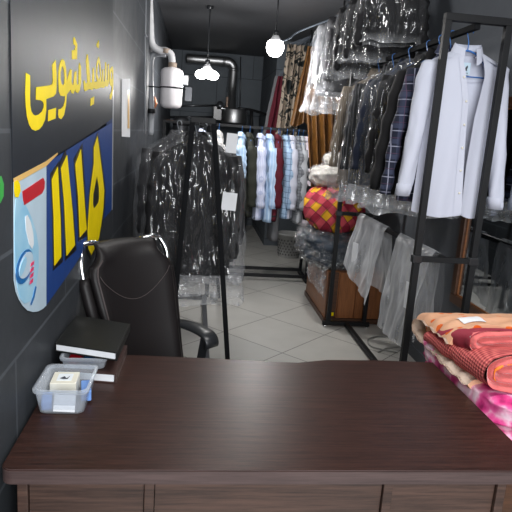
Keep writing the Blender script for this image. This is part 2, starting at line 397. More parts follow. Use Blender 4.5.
# ------------------------------------------------------------------ the room
WL, WR, YB, ZC = -.46, 1.74, 10.0, 2.88
bm = B(); box2(bm, (WL - .1, -2.2, -.08), (WR + .1, YB + .1, 0)); struct('floor', bm, 'floor')
bm = B(); box2(bm, (WL - .1, -2.2, ZC), (WR + .1, YB + .1, ZC + .1)); struct('ceiling', bm, 'ceil')
bm = B(); box2(bm, (WL - .1, -2.2, 0), (WL, YB, ZC)); struct('wall_left', bm, 'wall_l')
bm = B(); box2(bm, (WR, -2.2, 0), (WR + .1, YB, ZC)); struct('wall_right', bm, 'wall_r')
bm = B(); box2(bm, (WL - .1, YB, 0), (WR + .1, YB + .1, ZC)); struct('wall_back', bm, 'wall_b')
bm = B(); box2(bm, (1.06, 8.2, 0), (WR, YB, ZC)); struct('wall_right_back', bm, 'wall_b')
bm = B(); box2(bm, (WR - .012, 3.0, 0), (WR, 8.2, .09)); struct('baseboard_right', bm, 'wall_r')

# ------------------------------------------------------------------ counter desk
dk = thing('reception_desk', 'dark wenge laminate counter desk across the front of the shop', 'desk', (.28, 1.7, 0))
TZ = .75
def arc(cx_, cy_, r, a0, a1, n=8): return [(cx_ + r * math.cos(a0 + (a1 - a0) * i / n), cy_ + r * math.sin(a0 + (a1 - a0) * i / n)) for i in range(n + 1)]
back = [onZ(x, y, TZ) for x, y in ((431, 360.5), (380, 360), (327, 359.6), (312, 361), (298, 362.3), (275, 361.5), (250, 360), (200, 357.6), (150, 355.5), (120, 354.5))]
outl = arc(-.446 + .03, 1.306 + .03, .03, PI, 1.5 * PI) + arc(.99 - .03, 1.306 + .03, .03, 1.5 * PI, 2 * PI) + [(.99, 2.06)] + [(p.x, p.y) for p in back[1:]] + [(-.446, 2.05)]
bm = B(); prism(bm, [(x, y, TZ - .04) for x, y in outl], (0, 0, .04))
bm.normal_update()
bmesh.ops.bevel(bm, geom=[e for e in bm.edges if abs(e.verts[0].co.z - e.verts[1].co.z) < 1e-5 and e.verts[0].co.z > .74], offset=.003, segments=2, affect='EDGES')
for f in bm.faces: f.material_index = 0 if abs(f.normal.z) > .5 else 1
o = link('desktop', bm, ['desk', 'desk_edge'], dk, world=True)
for x in (-.405, -.082, .572, .905):
    bm = B(); box(bm, (x, 1.44, .355), (.026, .18, .71), bev=.002); link('support_panel', bm, 'desk_panel', dk, world=True)
for x in (-.405, .905):
    bm = B(); box(bm, (x, 1.78, .355), (.03, .5, .71), bev=.002); link('end_panel', bm, 'desk_panel', dk, world=True)
for a, b in ((-.39, -.097), (-.067, .557), (.587, .89)):
    bm = B(); box2(bm, (a, 1.362, .06), (b, 1.38, .712)); link('front_panel', bm, 'desk_panel', dk, world=True)

# ------------------------------------------------------------------ wall sign (sticker on the left wall)
def wl(px, py, off=.0): p = onX(px, py, WL + off); return p
def c1(x, y): return (20 + x / 4.655, 30 + y / 4.655)          # reading notes: three enlarged looks at the photograph
def c2(x, y): return (x / 2.56, 130 + y / 2.56)
def c3(x, y): return (60 + x / 6.4, 30 + y / 6.4)
def c4(x, y): return (20 + x / 6.4, 65 + y / 6.4)
def c5(x, y): return (40 + x / 5.12, 120 + y / 5.12)
sg = thing('wall_sign', 'large charcoal vinyl sign with yellow Persian lettering on the left wall', 'sign', (WL, 2.2, 1.2))
def decal(name, polys, m, off, parent, th=.0012):
    bm = B()
    for p in polys: prism(bm, [wl(x, y, off) for x, y in p], (th, 0, 0))
    return link(name, bm, m, parent, world=True)
sign_top = [(9.6, -12), (113, -12)]
decal('backing_sheet', [[(9.6, -14), (113, -60), (113, 122), (97, 131), (46, 163), (12.3, 182)]], 'sign_black', .002, sg)
decal('blue_panel', [[(46, 162), (98, 129), (113, 117.5), (112, 209), (103, 220), (74, 266), (46, 305.5)]], 'sign_blue', .002, sg)
pic = decal('picture_panel', [[c2(*p) for p in ((34, 124), (118, 80), (118, 449), (110, 457), (98, 464), (84, 466), (70, 462), (58, 450), (48, 434), (40, 414), (35, 385))]], 'sky', .002, sg)
def sub(name, poly, m, off=.0034):
    bm = B(); prism(bm, [wl(x, y, off) for x, y in poly], (.0012, 0, 0)); inv = Matrix.Translation(sg.location).inverted(); bm.transform(inv); return link(name, bm, m, pic)
sub('tan_stripe', [c2(*p) for p in ((34, 124), (118, 80), (147, 58), (147, 62), (118, 92), (36, 138))], 'tan')
sub('red_swash', [c2(*p) for p in ((57, 157), (110, 122), (114, 132), (113, 150), (107, 162), (60, 193))], 'red')
bp = [c2(*p) for p in ((40, 172), (46, 156), (54, 160), (58, 182), (70, 202), (82, 230), (92, 262), (98, 300), (98, 350), (92, 396), (86, 424), (74, 440), (62, 444), (52, 432), (44, 404), (38, 350), (36, 270), (37, 210))]
bo = sub('bottle_print', bp, 'bottle_blue')
sub('cap_print', [c2(*p) for p in ((36, 134), (44, 128), (50, 138), (52, 156), (46, 172), (39, 172), (36, 158))], 'yellow', .0050)
sub('handle_gap', [c2(*p) for p in ((64, 222), (70, 218), (78, 236), (84, 262), (86, 292), (82, 304), (74, 292), (66, 258))], 'white_vinyl', .0050)
def ellp(cx_, cy_, a, b, t=0, n=20): return [(cx_ + a * math.cos(2 * PI * i / n) * math.cos(t) - b * math.sin(2 * PI * i / n) * math.sin(t), cy_ + a * math.cos(2 * PI * i / n) * math.sin(t) + b * math.sin(2 * PI * i / n) * math.cos(t)) for i in range(n)]
sub('label_print', [c2(*p) for p in ellp(62, 350, 19, 46, .25)], 'bottle_deep', .0050)
sub('label_print', [c2(*p) for p in ellp(66, 346, 15, 36, .3)], 'sky', .0064)
sub('label_print', [c2(*p) for p in ellp(58, 350, 6, 26, .3)], 'bottle_blue', .0076)
for k in range(4):
    y = 338 + k * 15
    sub('label_letter', [c2(*p) for p in ((79 - k * .6, y + 3), (87 - k * .8, y - 4), (86 - k * .8, y + 6), (78 - k * .6, y + 12))], 'pink', .0078)
sub('splash_print', [c2(*p) for p in ((90, 400), (93, 402), (87, 430), (80, 448), (78, 446), (84, 428))], 'bottle_deep', .0050)
L = lambda pts, f=c4: [f(*p) for p in pts]
def ring_poly(outer, hole):
    """polygon with a hole, cut open along one seam"""
    return outer + [outer[0]] + hole + [hole[0]]
letters = [
    # final ye
    L([(37, 50), (62, 66), (63, 120), (62, 200), (64, 260), (70, 296), (82, 316), (97, 324), (118, 318), (138, 300), (150, 274), (152, 252), (146, 236), (132, 226), (101, 222), (103, 142), (190, 130), (205, 124), (210, 100), (205, 0), (226, -32), (232, 60), (232, 150), (228, 182), (214, 200), (166, 218), (166, 290), (158, 350), (140, 390), (120, 412), (97, 420), (76, 412), (58, 382), (44, 330), (37, 270), (33, 180)]),
    L([(181, 289), (229, 274), (226, 342), (179, 360)]),
    # waw : bowl as two halves, then tail
    L([(245, 100), (246, 40), (252, 0), (262, -30), (272, -38), (272, 8), (264, 14), (258, 50), (258, 90), (264, 120), (274, 132), (276, 200), (258, 196), (248, 170)]),
    L([(272, -38), (284, -24), (292, 20), (297, 80), (298, 190), (292, 260), (280, 320), (262, 346), (248, 338), (244, 316), (246, 285), (262, 280), (278, 262), (288, 225), (288, 196), (276, 200), (274, 132), (282, 120), (284, 80), (280, 34), (272, 8)]),
    # sheen with its dots
    L([(38, 350), (64, 250), (74, 256), (72, 330), (78, 350), (86, 352), (92, 270), (104, 262), (104, 330), (108, 352), (118, 346), (120, 240), (124, 210), (132, 234), (134, 330), (126, 384), (112, 404), (100, 396), (96, 378), (84, 408), (72, 402), (66, 380), (44, 410), (36, 418)], c3),
    L([(76, 130), (109, 126), (107, 186), (76, 187)], c3),
    L([(84, 52), (92, 46), (109, 92), (108, 126), (92, 128), (98, 104), (86, 90)], c3),
    # dal
    L([(172, 156), (176, 156), (184, 210), (192, 320), (190, 376), (160, 392), (152, 378), (151, 330), (156, 320), (160, 338), (172, 340), (174, 330), (166, 200)], c3),
    # ye tooth and its dots
    L([(188, 330), (204, 338), (210, 244), (216, 240), (220, 340), (216, 370), (205, 384), (188, 378)], c3),
    L([(196, 438), (218, 426), (216, 474), (194, 486)], c3),
    # fe
    L([(230, 260), (236, 200), (246, 172), (246, 205), (238, 240), (238, 280), (246, 312), (252, 318), (252, 372), (230, 378), (216, 372), (218, 334), (238, 328), (230, 300)], c3),
    L([(246, 172), (254, 190), (260, 250), (264, 330), (262, 366), (252, 372), (252, 318), (256, 290), (252, 230), (246, 205)], c3),
    L([(232, 98), (246, 66), (249, 96), (246, 116), (238, 112)], c3),
    # seen
    L([(262, 330), (268, 330), (270, 255), (276, 250), (278, 330), (286, 328), (288, 210), (293, 205), (297, 225), (296, 320), (304, 320), (306, 220), (312, 216), (314, 330), (306, 358), (296, 364), (290, 358), (280, 370), (262, 368)], c3),
    # first waw
    L([(316, 300), (318, 250), (328, 238), (330, 258), (324, 280), (326, 310), (332, 316), (332, 366), (318, 350)], c3),
    L([(328, 238), (336, 232), (340, 262), (340, 360), (334, 420), (326, 446), (318, 438), (319, 414), (328, 396), (332, 366), (332, 316), (334, 290), (330, 258)], c3),
]
for p in letters: decal('letter', [p], 'yellow', .0034, sg)
nums = [L([(60, 305), (90, 240), (104, 510), (108, 700), (74, 745), (70, 500)], c5), L([(107, 248), (138, 180), (166, 470), (178, 640), (136, 695), (124, 430)], c5),
        L([(180, 228), (209, 150), (226, 400), (238, 560), (204, 600), (196, 400)], c5)]
for p in nums:
    cxx = sum(a for a, b in p) / 6; cyy = sum(b for a, b in p) / 6
    d = decal('numeral', [p], 'yellow', .0048, sg)
    pts = [wl(a + (1.5 if a > cxx else -1.5), b + (5 if b > cyy else -6), .0034) for a, b in p]
    bm = B(); prism(bm, pts, (.001, 0, 0)); bm.transform(Matrix.Translation(sg.location).inverted()); link('outline', bm, 'outline', d)
fiveL = L([(276, 140), (294, 84), (291, 284), (282, 330), (272, 380), (270, 430), (275, 455), (288, 440), (300, 420), (302, 600), (288, 640), (262, 690), (248, 660), (244, 560), (256, 380), (276, 220)], c5)
fiveR = L([(294, 84), (300, 130), (318, 270), (328, 360), (324, 450), (312, 540), (302, 600), (300, 420), (303, 400), (302, 350), (291, 284)], c5)
d = decal('numeral', [fiveL, fiveR], 'yellow', .0048, sg)
bm = B(); prism(bm, [wl(*p, .0034) for p in L([(270, 138), (294, 62), (306, 128), (324, 268), (335, 360), (330, 455), (318, 550), (296, 650), (262, 712), (242, 680), (238, 560), (250, 380), (270, 220)], c5)], (.001, 0, 0)); bm.transform(Matrix.Translation(sg.location).inverted()); link('outline', bm, 'outline', d)
# seam strip at the sign's far edge
decal('edge_trim', [[(112.6, 90), (113.6, 90), (112.6, 210), (111.8, 210)]], 'pipe_grey', .0034, sg)
o = decal('green_sticker', [[(-4, 178), (1, 176), (3.4, 184), (3.2, 196), (0, 203), (-4, 205)]], 'green', .002, None); tag(o, 'green round sticker on the left wall at the photo edge', 'sticker')
# ------------------------------------------------------------------ rolled notice on left wall
nt = thing('wall_notice', 'narrow white curling paper notice on the left wall past the sign', 'paper notice', (WL, 3.6, 1.68))
def notice(u, v):
    p = wl(121 + 6.6 * u, 78.5 + (58 + .5 * u) * v); p.x += .004 + .012 * (u ** 2); return p
bm = B(); sheet(bm, notice, 10, 4); link('paper_sheet', bm, 'paper', nt, True, world=True)
bm = B(); sheet(bm, lambda u, v: notice(.72 + .2 * u, .2 + .65 * v) + Vector((.002, -.002, 0)), 3, 6); link('printed_strip', bm, 'tan', nt, True, world=True)

# ------------------------------------------------------------------ pipes and tank at the left
bm = B()
P = [onY(148.5, -12, 5.5), onY(150, 20, 5.5), onY(151, 40, 5.5), onY(154, 47, 5.5), onY(160, 50.5, 5.5), onY(166, 51, 5.5), onY(171, 55, 5.5), onY(172.5, 66, 5.5)]
fp = thing('flue_pipe', 'dusty white flue pipe bending from the ceiling to the white tank', 'pipe', P[-1])
tube(bm, smoothpath(P, 6), .033, 16); link('pipe_run', bm, 'pipe_white', fp, True, world=True)
for a in (P[5], P[7] + Vector((0, 0, .01))):
    bm = B(); lathe(bm, [(.037, -.02), (.04, -.015), (.04, .015), (.037, .02)], a); link('joint_collar', bm, 'rust', fp, True, world=True)
P = [onY(166, 54, 5.6), onY(158, 53.5, 5.6), onY(153, 55, 5.6), onY(150.5, 61, 5.6), onY(150, 75, 5.6), onY(151, 112, 5.6), onY(150, 135, 5.6)]
gp = thing('drain_pipe', 'grey vertical pipe below the flue on the left wall', 'pipe', P[-1])
bm = B(); tube(bm, smoothpath(P, 6), .03, 16); link('pipe_run', bm, 'pipe_grey', gp, True, world=True)
bm = B(); c = onY(151.5, 111, 5.55); lathe(bm, [(.034, -.02), (.038, -.012), (.038, .012), (.034, .02)], c); link('pipe_clamp', bm, 'black_metal', gp, True, world=True)
bm = B(); tube(bm, [onY(146, -10, 5.0), onY(145.5, 34, 5.0), onY(147, 37, 5.0)], .006, 8); tube(bm, [onY(145, 36, 5.0), onY(145, 134, 5.0)], .006, 8)
cd = link('wall_conduit', bm, 'pipe_grey', None, True); tag(cd, 'thin grey conduit line running down the left wall', 'conduit')
tc_ = onY(171.5, 88, 5.5)
tk = thing('white_tank', 'white enamel cylinder tank hanging under the flue pipe', 'tank', (tc_.x, tc_.y, tc_.z - .19))
bm = B(); lathe(bm, [(.0, -.185), (.06, -.183), (.088, -.17), (.1, -.145), (.102, .13), (.098, .155), (.07, .175), (.03, .182), (.03, .2), (.0, .2)], tc_, 40); link('tank_body', bm, 'white_paint', tk, True, world=True)
bm = B(); lathe(bm, [(.103, -.006), (.108, -.006), (.108, .006), (.103, .006)], tc_ + Vector((0, 0, .0)), 40); tube(bm, [tc_ + Vector((.1, 0, -.002)), tc_ + Vector((.13, -.02, -.006))], .006); tube(bm, [tc_ + Vector((-.1, 0, -.002)), Vector((WL, tc_.y + .02, tc_.z - .0))], .006); link('tank_strap', bm, 'black_metal', tk, True, world=True)
bm = B(); box(bm, tc_ + Vector((.125, .03, .08)), (.05, .06, .09), bev=.006); link('control_box', bm, 'steel', tk, world=True)
sb = onY(188.5, 94.5, YB); bm = B(); box(bm, (sb.x, YB - .05, sb.z), (.13, .1, .24), bev=.008)
sbx = link('switch_box', bm, 'grey_metal', None); tag(sbx, 'small grey switch box on the back wall beside the tank', 'box')
bm = B(); tube(bm, smoothpath([Vector((WL, 5.7, onY(153, 103, 5.7).z)), onY(153, 103, 5.7), onY(154, 97, 5.7), onY(156, 104, 5.7), onY(154, 108, 5.7)], 5), .012, 8)
cpp = link('copper_elbow', bm, 'copper', None, True); tag(cpp, 'small copper pipe elbow beside the grey drain pipe', 'pipe')
# back wall duct
P = [onY(187, 58.8, 9.82), onY(196, 59.3, 9.8), onY(224, 61.6, 9.8), onY(231, 63.5, 9.8), onY(233.5, 70, 9.8), onY(232, 90, 9.75), onY(231.6, 104, 9.6), onY(231.4, 112, 9.5)]
dp = thing('steel_duct', 'shiny steel exhaust duct along the back wall bending down to the boiler', 'duct', P[-1])
bm = B(); tube(bm, smoothpath(P, 6), .075, 20); link('duct_run', bm, 'steel', dp, True, world=True)
for q in (P[2], P[4], P[5]):
    bm = B(); t_ = Vector((1, 0, 0)) if q == P[2] else Vector((0, 0, 1)); tube(bm, [q - t_ * .02, q + t_ * .02], .08, 20); link('duct_seam', bm, 'steel', dp, True, world=True)
for (a, b, nm, lb) in ((onY(165, 106, YB - .03), onY(218, 105.5, YB - .03), 'wall_pipe', 'thin steel pipe running across the back wall under the duct'), (onY(165, 117, YB - .04), onY(215, 117, YB - .04), 'wall_pipe', 'lower thin pipe on the back wall behind the white shelf clutter')):
    bm = B(); tube(bm, [a, b], .018, 10); o = link(nm, bm, 'grey_metal', None, True); tag(o, lb, 'pipe')
# conduit on back wall
bm = B(); tube(bm, [onY(240.6, 57, YB - .012), onY(240, 112, YB - .012)], .01, 8); o = link('wall_conduit', bm, 'grey_metal', None, True); tag(o, 'thin vertical conduit on the back wall right of the duct', 'conduit')
# boiler
bc = onY(234, 116, 9.4); bl = thing('steam_boiler', 'squat shiny steel steam boiler on a black stand below the duct', 'boiler', (bc.x, 9.4, 0))
bm = B(); lathe(bm, [(.0, -.12), (.2, -.12), (.205, -.1), (.205, .09), (.19, .12), (.0, .13)], bc, 40); link('boiler_drum', bm, 'steel', bl, True, world=True)
bm = B(); box2(bm, (bc.x - .38, 9.2, bc.z - .17), (bc.x + .3, 9.6, bc.z - .13), bev=.004); link('stand_top', bm, 'black_metal', bl, world=True)
for x in (-.36, .28):
    for y in (9.22, 9.58):
        bm = B(); bar(bm, (bc.x + x, y, 0), (bc.x + x, y, bc.z - .15), .035); link('leg', bm, 'black_metal', bl, world=True)
bm = B(); box(bm, bc + Vector((-.27, -.02, .02)), (.14, .2, .22), bev=.01); link('control_panel', bm, 'plastic_black', bl, world=True)
bm = B(); q = onY(220, 104.5, 9.3); lathe(bm, [(.0, -.012), (.05, -.012), (.055, .0), (.05, .012), (.0, .012)], q, 24, 'Y'); tube(bm, [q + Vector((0, 0, -.05)), q + Vector((0, 0, -.14))], .012); link('pressure_gauge', bm, 'grey_metal', bl, True, world=True)
bm = B(); q = onY(227, 102, 9.35); box(bm, q + Vector((0, 0, -.05)), (.035, .03, .26), bev=.004); link('brass_valve', bm, 'gold', bl, world=True)
bm = B(); q = onY(221, 103.5, 9.3); tube(bm, [onY(217, 108, 9.3), onY(227, 108.5, 9.3)], .028, 12); tube(bm, [onY(238, 108, 9.3), onY(246, 109.5, 9.3)], .022, 12); link('steam_fitting', bm, 'chrome', bl, True, world=True)
P = [onY(245, 109, 9.2), onY(252, 110, 9.2), onY(268, 115, 8.8)]
bm = B(); tube(bm, smoothpath(P), .02, 10); tube(bm, [onY(251.5, 110, 9.2), onY(252, 133, 9.2)], .025, 10); o = link('steam_pipe', bm, 'black_metal', None, True); tag(o, 'black swinging steam pipe beside the boiler', 'pipe')
# shelf/table clutter at the back left
tb = thing('work_table', 'small orange-brown wood work table by the back wall below the tank', 'table', (-.22, 9.0, 0))
q0, q1 = onY(160, 119, 9.0), onY(180, 121, 9.0)
zt = (q0.z + q1.z) / 2
bm = B(); box2(bm, (q0.x - .02, 8.8, zt - .03), (q1.x + .05, 9.3, zt), bev=.004); link('table_top', bm, 'shelf_wood', tb, world=True)
for x in (q0.x + .02, q1.x):
    for y in (8.84, 9.26):
        bm = B(); bar(bm, (x, y, 0), (x, y, zt - .02), .04); link('leg', bm, 'black_metal', tb, world=True)
q = onY(181, 124, 8.3); ib = thing('canister', 'small dark steel canister behind the left garment rack', 'canister', (q.x, 8.3, 0))
bm = B(); lathe(bm, [(0, 0), (.1, 0), (.11, .03), (.11, q.z + .06), (.08, q.z + .1), (.0, q.z + .1)], (q.x, 8.3, 0), 28); link('body', bm, 'grey_metal', ib, True, world=True)
bm = B(); lathe(bm, [(.112, -.02), (.118, -.02), (.118, .02), (.112, .02)], (q.x, 8.3, q.z), 28); link('band', bm, 'black_metal', ib, True, world=True)

# ------------------------------------------------------------------ lamps
def bulb_lamp(label, q, r, fold=False):
    t = thing('pendant_bulb', label, 'lamp', q)
    bm = B(); tube(bm, [(q.x, q.y, q.z + r * 1.75), (q.x, q.y, ZC)], .006, 8); link('cord', bm, 'plastic_black', t, True, world=True)
    bm = B(); lathe(bm, [(0, ZC - q.z - .03), (.035, ZC - q.z - .03), (.04, ZC - q.z), (0, ZC - q.z)], q, 16); link('ceiling_rose', bm, 'plastic_black', t, True, world=True)
    bm = B(); lathe(bm, [(0, r * 1.9), (r * .3, r * 1.88), (r * .32, r * 1.35), (0, r * 1.35)], q, 20); link('socket', bm, 'plastic_black', t, True, world=True)
    bm = B(); lathe(bm, [(0, r * 1.36), (r * .34, r * 1.36), (r * .5, r * 1.1), (r * .78, r * .76), (0, r * .7)], q, 24); link('bulb_neck', bm, 'bulb_neck', t, True, world=True)
    bm = B()
    if fold:
        for k in range(3):
            a = 2 * PI * k / 3 + .5; blob(bm, q + Vector((math.cos(a) * r * .85, math.sin(a) * r * .85, r * .1)), (r * .75, r * .75, r * .55), 2.2, 0, 1, 0, 20, 12)
    else:
        lathe(bm, [(0, -r), (r * .5, -r * .9), (r * .82, -r * .6), (r, -r * .1), (r, r * .3), (r * .9, r * .6), (r * .77, r * .76), (0, r * .76)], q, 32)
    link('bulb_globe', bm, 'bulb', t, True, world=True)
    return t
QB = onY(275, 48, 5.2); QC = onY(207, 75.5, 6.4)
bulb_lamp('near glowing round white bulb hanging on a black cord', QB, .076)
bulb_lamp('far glowing three-lobed white bulb hanging over the back of the shop', QC, .085, True)
bm = B(); tube(bm, smoothpath([QB + Vector((.06, 0, .06)), onY(290, 38, 5.25), onY(300, 31, 5.3), Vector((1.2, 5.3, 2.68)), Vector((1.3, 5.3, 2.79))], 6), .008, 8)
o = link('rope', bm, 'rope', None, True); tag(o, 'pale twisted rope tied from the near bulb to the ceiling rail', 'rope')

# ------------------------------------------------------------------ racks
def rack_frame(bm_fn, x0, x1, y, zt): pass
RX0, RX1, RN, RF, RT = 1.215, 1.535, 2.9, 4.63, 2.235
rk = thing('garment_rack', 'tall black steel two-ended garment rack along the right wall', 'clothes rack', (1.375, 3.76, 0))
for y in (RN, RF):
    for x in (RX0, RX1):
        bm = B(); bar(bm, (x, y, .03), (x, y, RT - .0), .034, .034); link('post', bm, 'black_metal', rk, world=True)
    bm = B(); bar(bm, (RX0 - .017, y, RT), (RX1 + .017, y, RT), .04, .036); link('top_bar', bm, 'black_metal', rk, world=True)
    bm = B(); bar(bm, (RX0, y, 1.0), (RX1, y, 1.0), .026, .03); link('cross_bar', bm, 'black_metal', rk, world=True)
    for x in (RX0, RX1):
        bm = B(); bar(bm, (x - .026, y, 1.0), (x + .026, y, 1.0), .042, .042, .004); link('joint_sleeve', bm, 'plastic_black', rk, world=True)
    bm = B(); bar(bm, (RX0 - .05, y, .032), (RX1 + .05, y, .032), .036, .036); link('foot_bar', bm, 'black_metal', rk, world=True)
    for x in (RX0 - .03, RX1 + .03):
        bm = B(); lathe(bm, [(0, 0), (.016, 0), (.018, .008), (.01, .016), (0, .016)], (x, y, 0), 14); link('foot_pad', bm, 'chrome', rk, True, world=True)
RC = 1.375
bm = B(); bar(bm, (RC, RN, RT - .03), (RC, RF, RT - .03), .03, .03); link('hanging_rail', bm, 'rail_black', rk, world=True)
bm = B(); bar(bm, (RC, RN, 1.0), (RC, RF, 1.0), .03, .03); link('lower_rail', bm, 'black_metal', rk, world=True)
bm = B(); bar(bm, (RC, RN, .032), (RC, RF, .032), .034, .034); link('base_rail', bm, 'black_metal', rk, world=True)

AY, AX = 3.6, .035
ar = thing('garment_rack', 'black A-frame garment rack holding the bagged black suits', 'clothes rack', (AX, 4.4, 0))
for y, xs in ((3.6, 1), (5.3, 1)):
    tl, tr_ = Vector((-.028, y, 1.66)), Vector((.1, y, 1.66)); blv, brv = Vector((-.12, y, .02)), Vector((.285, y, .02))
    for a, b in ((tl, blv), (tr_, brv)):
        bm = B(); bar(bm, b, a, .032, .03); link('leg', bm, 'rail_black', ar, world=True)
    bm = B(); bar(bm, (-.04, y, 1.66), (.112, y, 1.66), .034, .034); link('top_bar', bm, 'black_metal', ar, world=True)
    bm = B(); bar(bm, (-.16, y, .025), (.3 if y < 4 else .17, y, .025), .04, .04); link('foot_bar', bm, 'black_metal', ar, world=True)
bm = B(); bar(bm, (AX, 3.6, 1.64), (AX, 5.3, 1.64), .028, .028); link('hanging_rail', bm, 'black_metal', ar, world=True)
bm = B(); bar(bm, (.14, 3.6, .03), (.14, 5.28, .03), .04, .04); link('base_rail', bm, 'grey_metal', ar, world=True)
bm = B(); bar(bm, (.165, 5.3, .03), (.165, 5.3, .16), .04, .04); link('stub_post', bm, 'black_metal', ar, world=True)
bm = B(); tube(bm, [(.2, 5.26, .05), (.27, 5.25, .05)], .038, 16); link('caster', bm, 'steel', ar, True, world=True)

MY = 6.3
mr = thing('garment_rack', 'black low rack of shirts across the back of the shop', 'clothes rack', (.6, MY, 0))
bm = B(); bar(bm, (-.35, MY, 1.67), (1.3, MY, 1.67), .028, .028); link('hanging_rail', bm, 'black_metal', mr, world=True)
for x in (-.35, 1.3):
    for y in (MY - .2, MY + .2):
        bm = B(); bar(bm, (x, y, .02), (x, MY, 1.68), .032, .032); link('post', bm, 'black_metal', mr, world=True)
    bm = B(); bar(bm, (x, MY - .26, .025), (x, MY + .26, .025), .04, .04); link('foot_bar', bm, 'black_metal', mr, world=True)
for y in (MY - .17, MY + .17):
    bm = B(); bar(bm, (-.35, y, .06), (1.3, y, .06), .034, .034); link('base_rail', bm, 'black_metal', mr, world=True)

cr = thing('ceiling_rail', 'black overhead rail under the ceiling with high hanging bags and curtains', 'rail', (1.32, 5.8, 2.8))
bm = B(); tube(bm, [(1.32, 3.95, 2.8), (1.32, 8.2, 2.8)], .016, 12); link('rail_tube', bm, 'black_metal', cr, True, world=True)
for y in (4.0, 5.6, 7.2):
    bm = B(); tube(bm, [(1.32, y, 2.8), (1.32, y, ZC)], .01, 8); link('hanger_rod', bm, 'black_metal', cr, True, world=True)

# ------------------------------------------------------------------ garments (local: hook on the rail at the origin, x across, -y front)
def ring_at(bm, z, w, d, n, fold, ph, k, seed, drift=0, sq=.8):
    out = []
    for i in range(n):
        a = 2 * PI * i / n; c, s = math.cos(a), math.sin(a)
        x = w * math.copysign(abs(c) ** sq, c); y = d * math.copysign(abs(s) ** .9, s)
        y += fold * math.sin(k * x + ph + 1.5 * z) * (1 if s < 0 else .6) * min(1, abs(s) * 2)
        y += fold * 1.2 * noise.noise(Vector((x * 9, z * 3 + seed, 3 + (s > 0))))
        x += fold * .6 * noise.noise(Vector((z * 5 + seed, s, 7)))
        out.append(bm.verts.new((x + drift, y, z)))
    return out
def torso_tab(hw, d, L, neck=.06):
    return [(-.085, neck, d * .75), (-.11, neck * 1.15, d * .9), (-.135, hw * .45, d * .9), (-.17, hw * .68, d), (-.215, hw * .92, d), (-.28, hw, d * 1.05), (-.45, hw * .95, d * 1.05), (-L, hw * 1.02, d * 1.15)]
def make_hanger(parent, mat, hw, z=-.125):
    bm = B(); pts = [Vector((.018, 0, -.012)), Vector((.016, 0, .006)), Vector((.0, 0, .02)), Vector((-.016, 0, .004)), Vector((-.008, 0, -.03)), Vector((0, 0, -.06)), Vector((0, 0, z + .03))]
    tube(bm, smoothpath(pts, 4), .003, 6)
    bar_z = z - .03
    tube(bm, smoothpath([Vector((-hw * .85, 0, bar_z - .075)), Vector((-hw * .4, 0, z - .005)), Vector((0, 0, z + .03)), Vector((hw * .4, 0, z - .005)), Vector((hw * .85, 0, bar_z - .075))], 5), .005, 6)
    tube(bm, [Vector((-hw * .8, 0, bar_z - .07)), Vector((hw * .8, 0, bar_z - .07))], .0035, 6)
    return link('hanger', bm, mat, parent, True)
def sleeve_mesh(hw, s, L, d, r0=.062, r1=.042, seed=0, out=.05, fwd=-.015):
    bm = B(); rings = []; n = 18; m = 16
    for j in range(m + 1):
        t = j / m; z = -.215 - L * t; xc = s * (hw * .93 + out * t + .012 * math.sin(3 * t)); r = r0 + (r1 - r0) * t
        if j == 0: z += .02; r *= .75
        ring = []
        for i in range(n):
            a = 2 * PI * i / n; f = .006 * math.sin(9 * t * 3 + seed) + .008 * noise.noise(Vector((a, t * 7, seed)))
            ring.append(bm.verts.new((xc + (r * .72 + f) * math.cos(a), fwd * t * 2 + (min(r, d * 1.25) + f) * math.sin(a), z)))
        rings.append(ring)
    skin(bm, rings, True, True); return bm
def film_cover(parent, hw, d, L, m, seed, top=-.05, flare=.03, name='plastic_cover', amp=.016):
    bm = B(); rings = []; n, lv = 72, 46
    tab = [(top, .02, .015), (top - .03, .06, d + .01), (-.13, hw * .48, d + .015), (-.19, hw * .78, d + .02), (-.26, hw + .005, d + .025), (-.6, hw + .02, d + .028), (-L, hw + flare, d + .03)]
    for j in range(lv + 1):
        t = j / lv; z = top + (-L - top) * t; w, dd = interp(tab, z); ring = []
        for i in range(n):
            a = 2 * PI * i / n; c, s = math.cos(a), math.sin(a)
            x = w * math.copysign(abs(c) ** .8, c); y = dd * math.copysign(abs(s) ** .9, s)
            g = fbm(x * 8 + seed * 3.1, y * 8 + seed, z * 3.5, 4); g2 = fbm(x * 14 + seed, z * 2.2, y * 6 + 5, 3)
            A = amp * (.5 + .9 * t); nx, ny = c, s
            zz = z
            if t > .93: zz += .035 * noise.noise(Vector((a * 2.5, seed, 1)))
            ring.append(bm.verts.new((x + nx * A * g, y + ny * A * (g + g2 * .8) * 1.1, zz)))
        rings.append(ring)
    skin(bm, rings); return link(name, bm, m, parent, True)
def paper_tag(parent, x, z, w, h, y, rz=0):
    bm = B(); box(bm, (x, y, z), (w, .002, h), Matrix.Rotation(rz, 3, 'Y'))
    return link('paper_tag', bm, 'paper', parent)
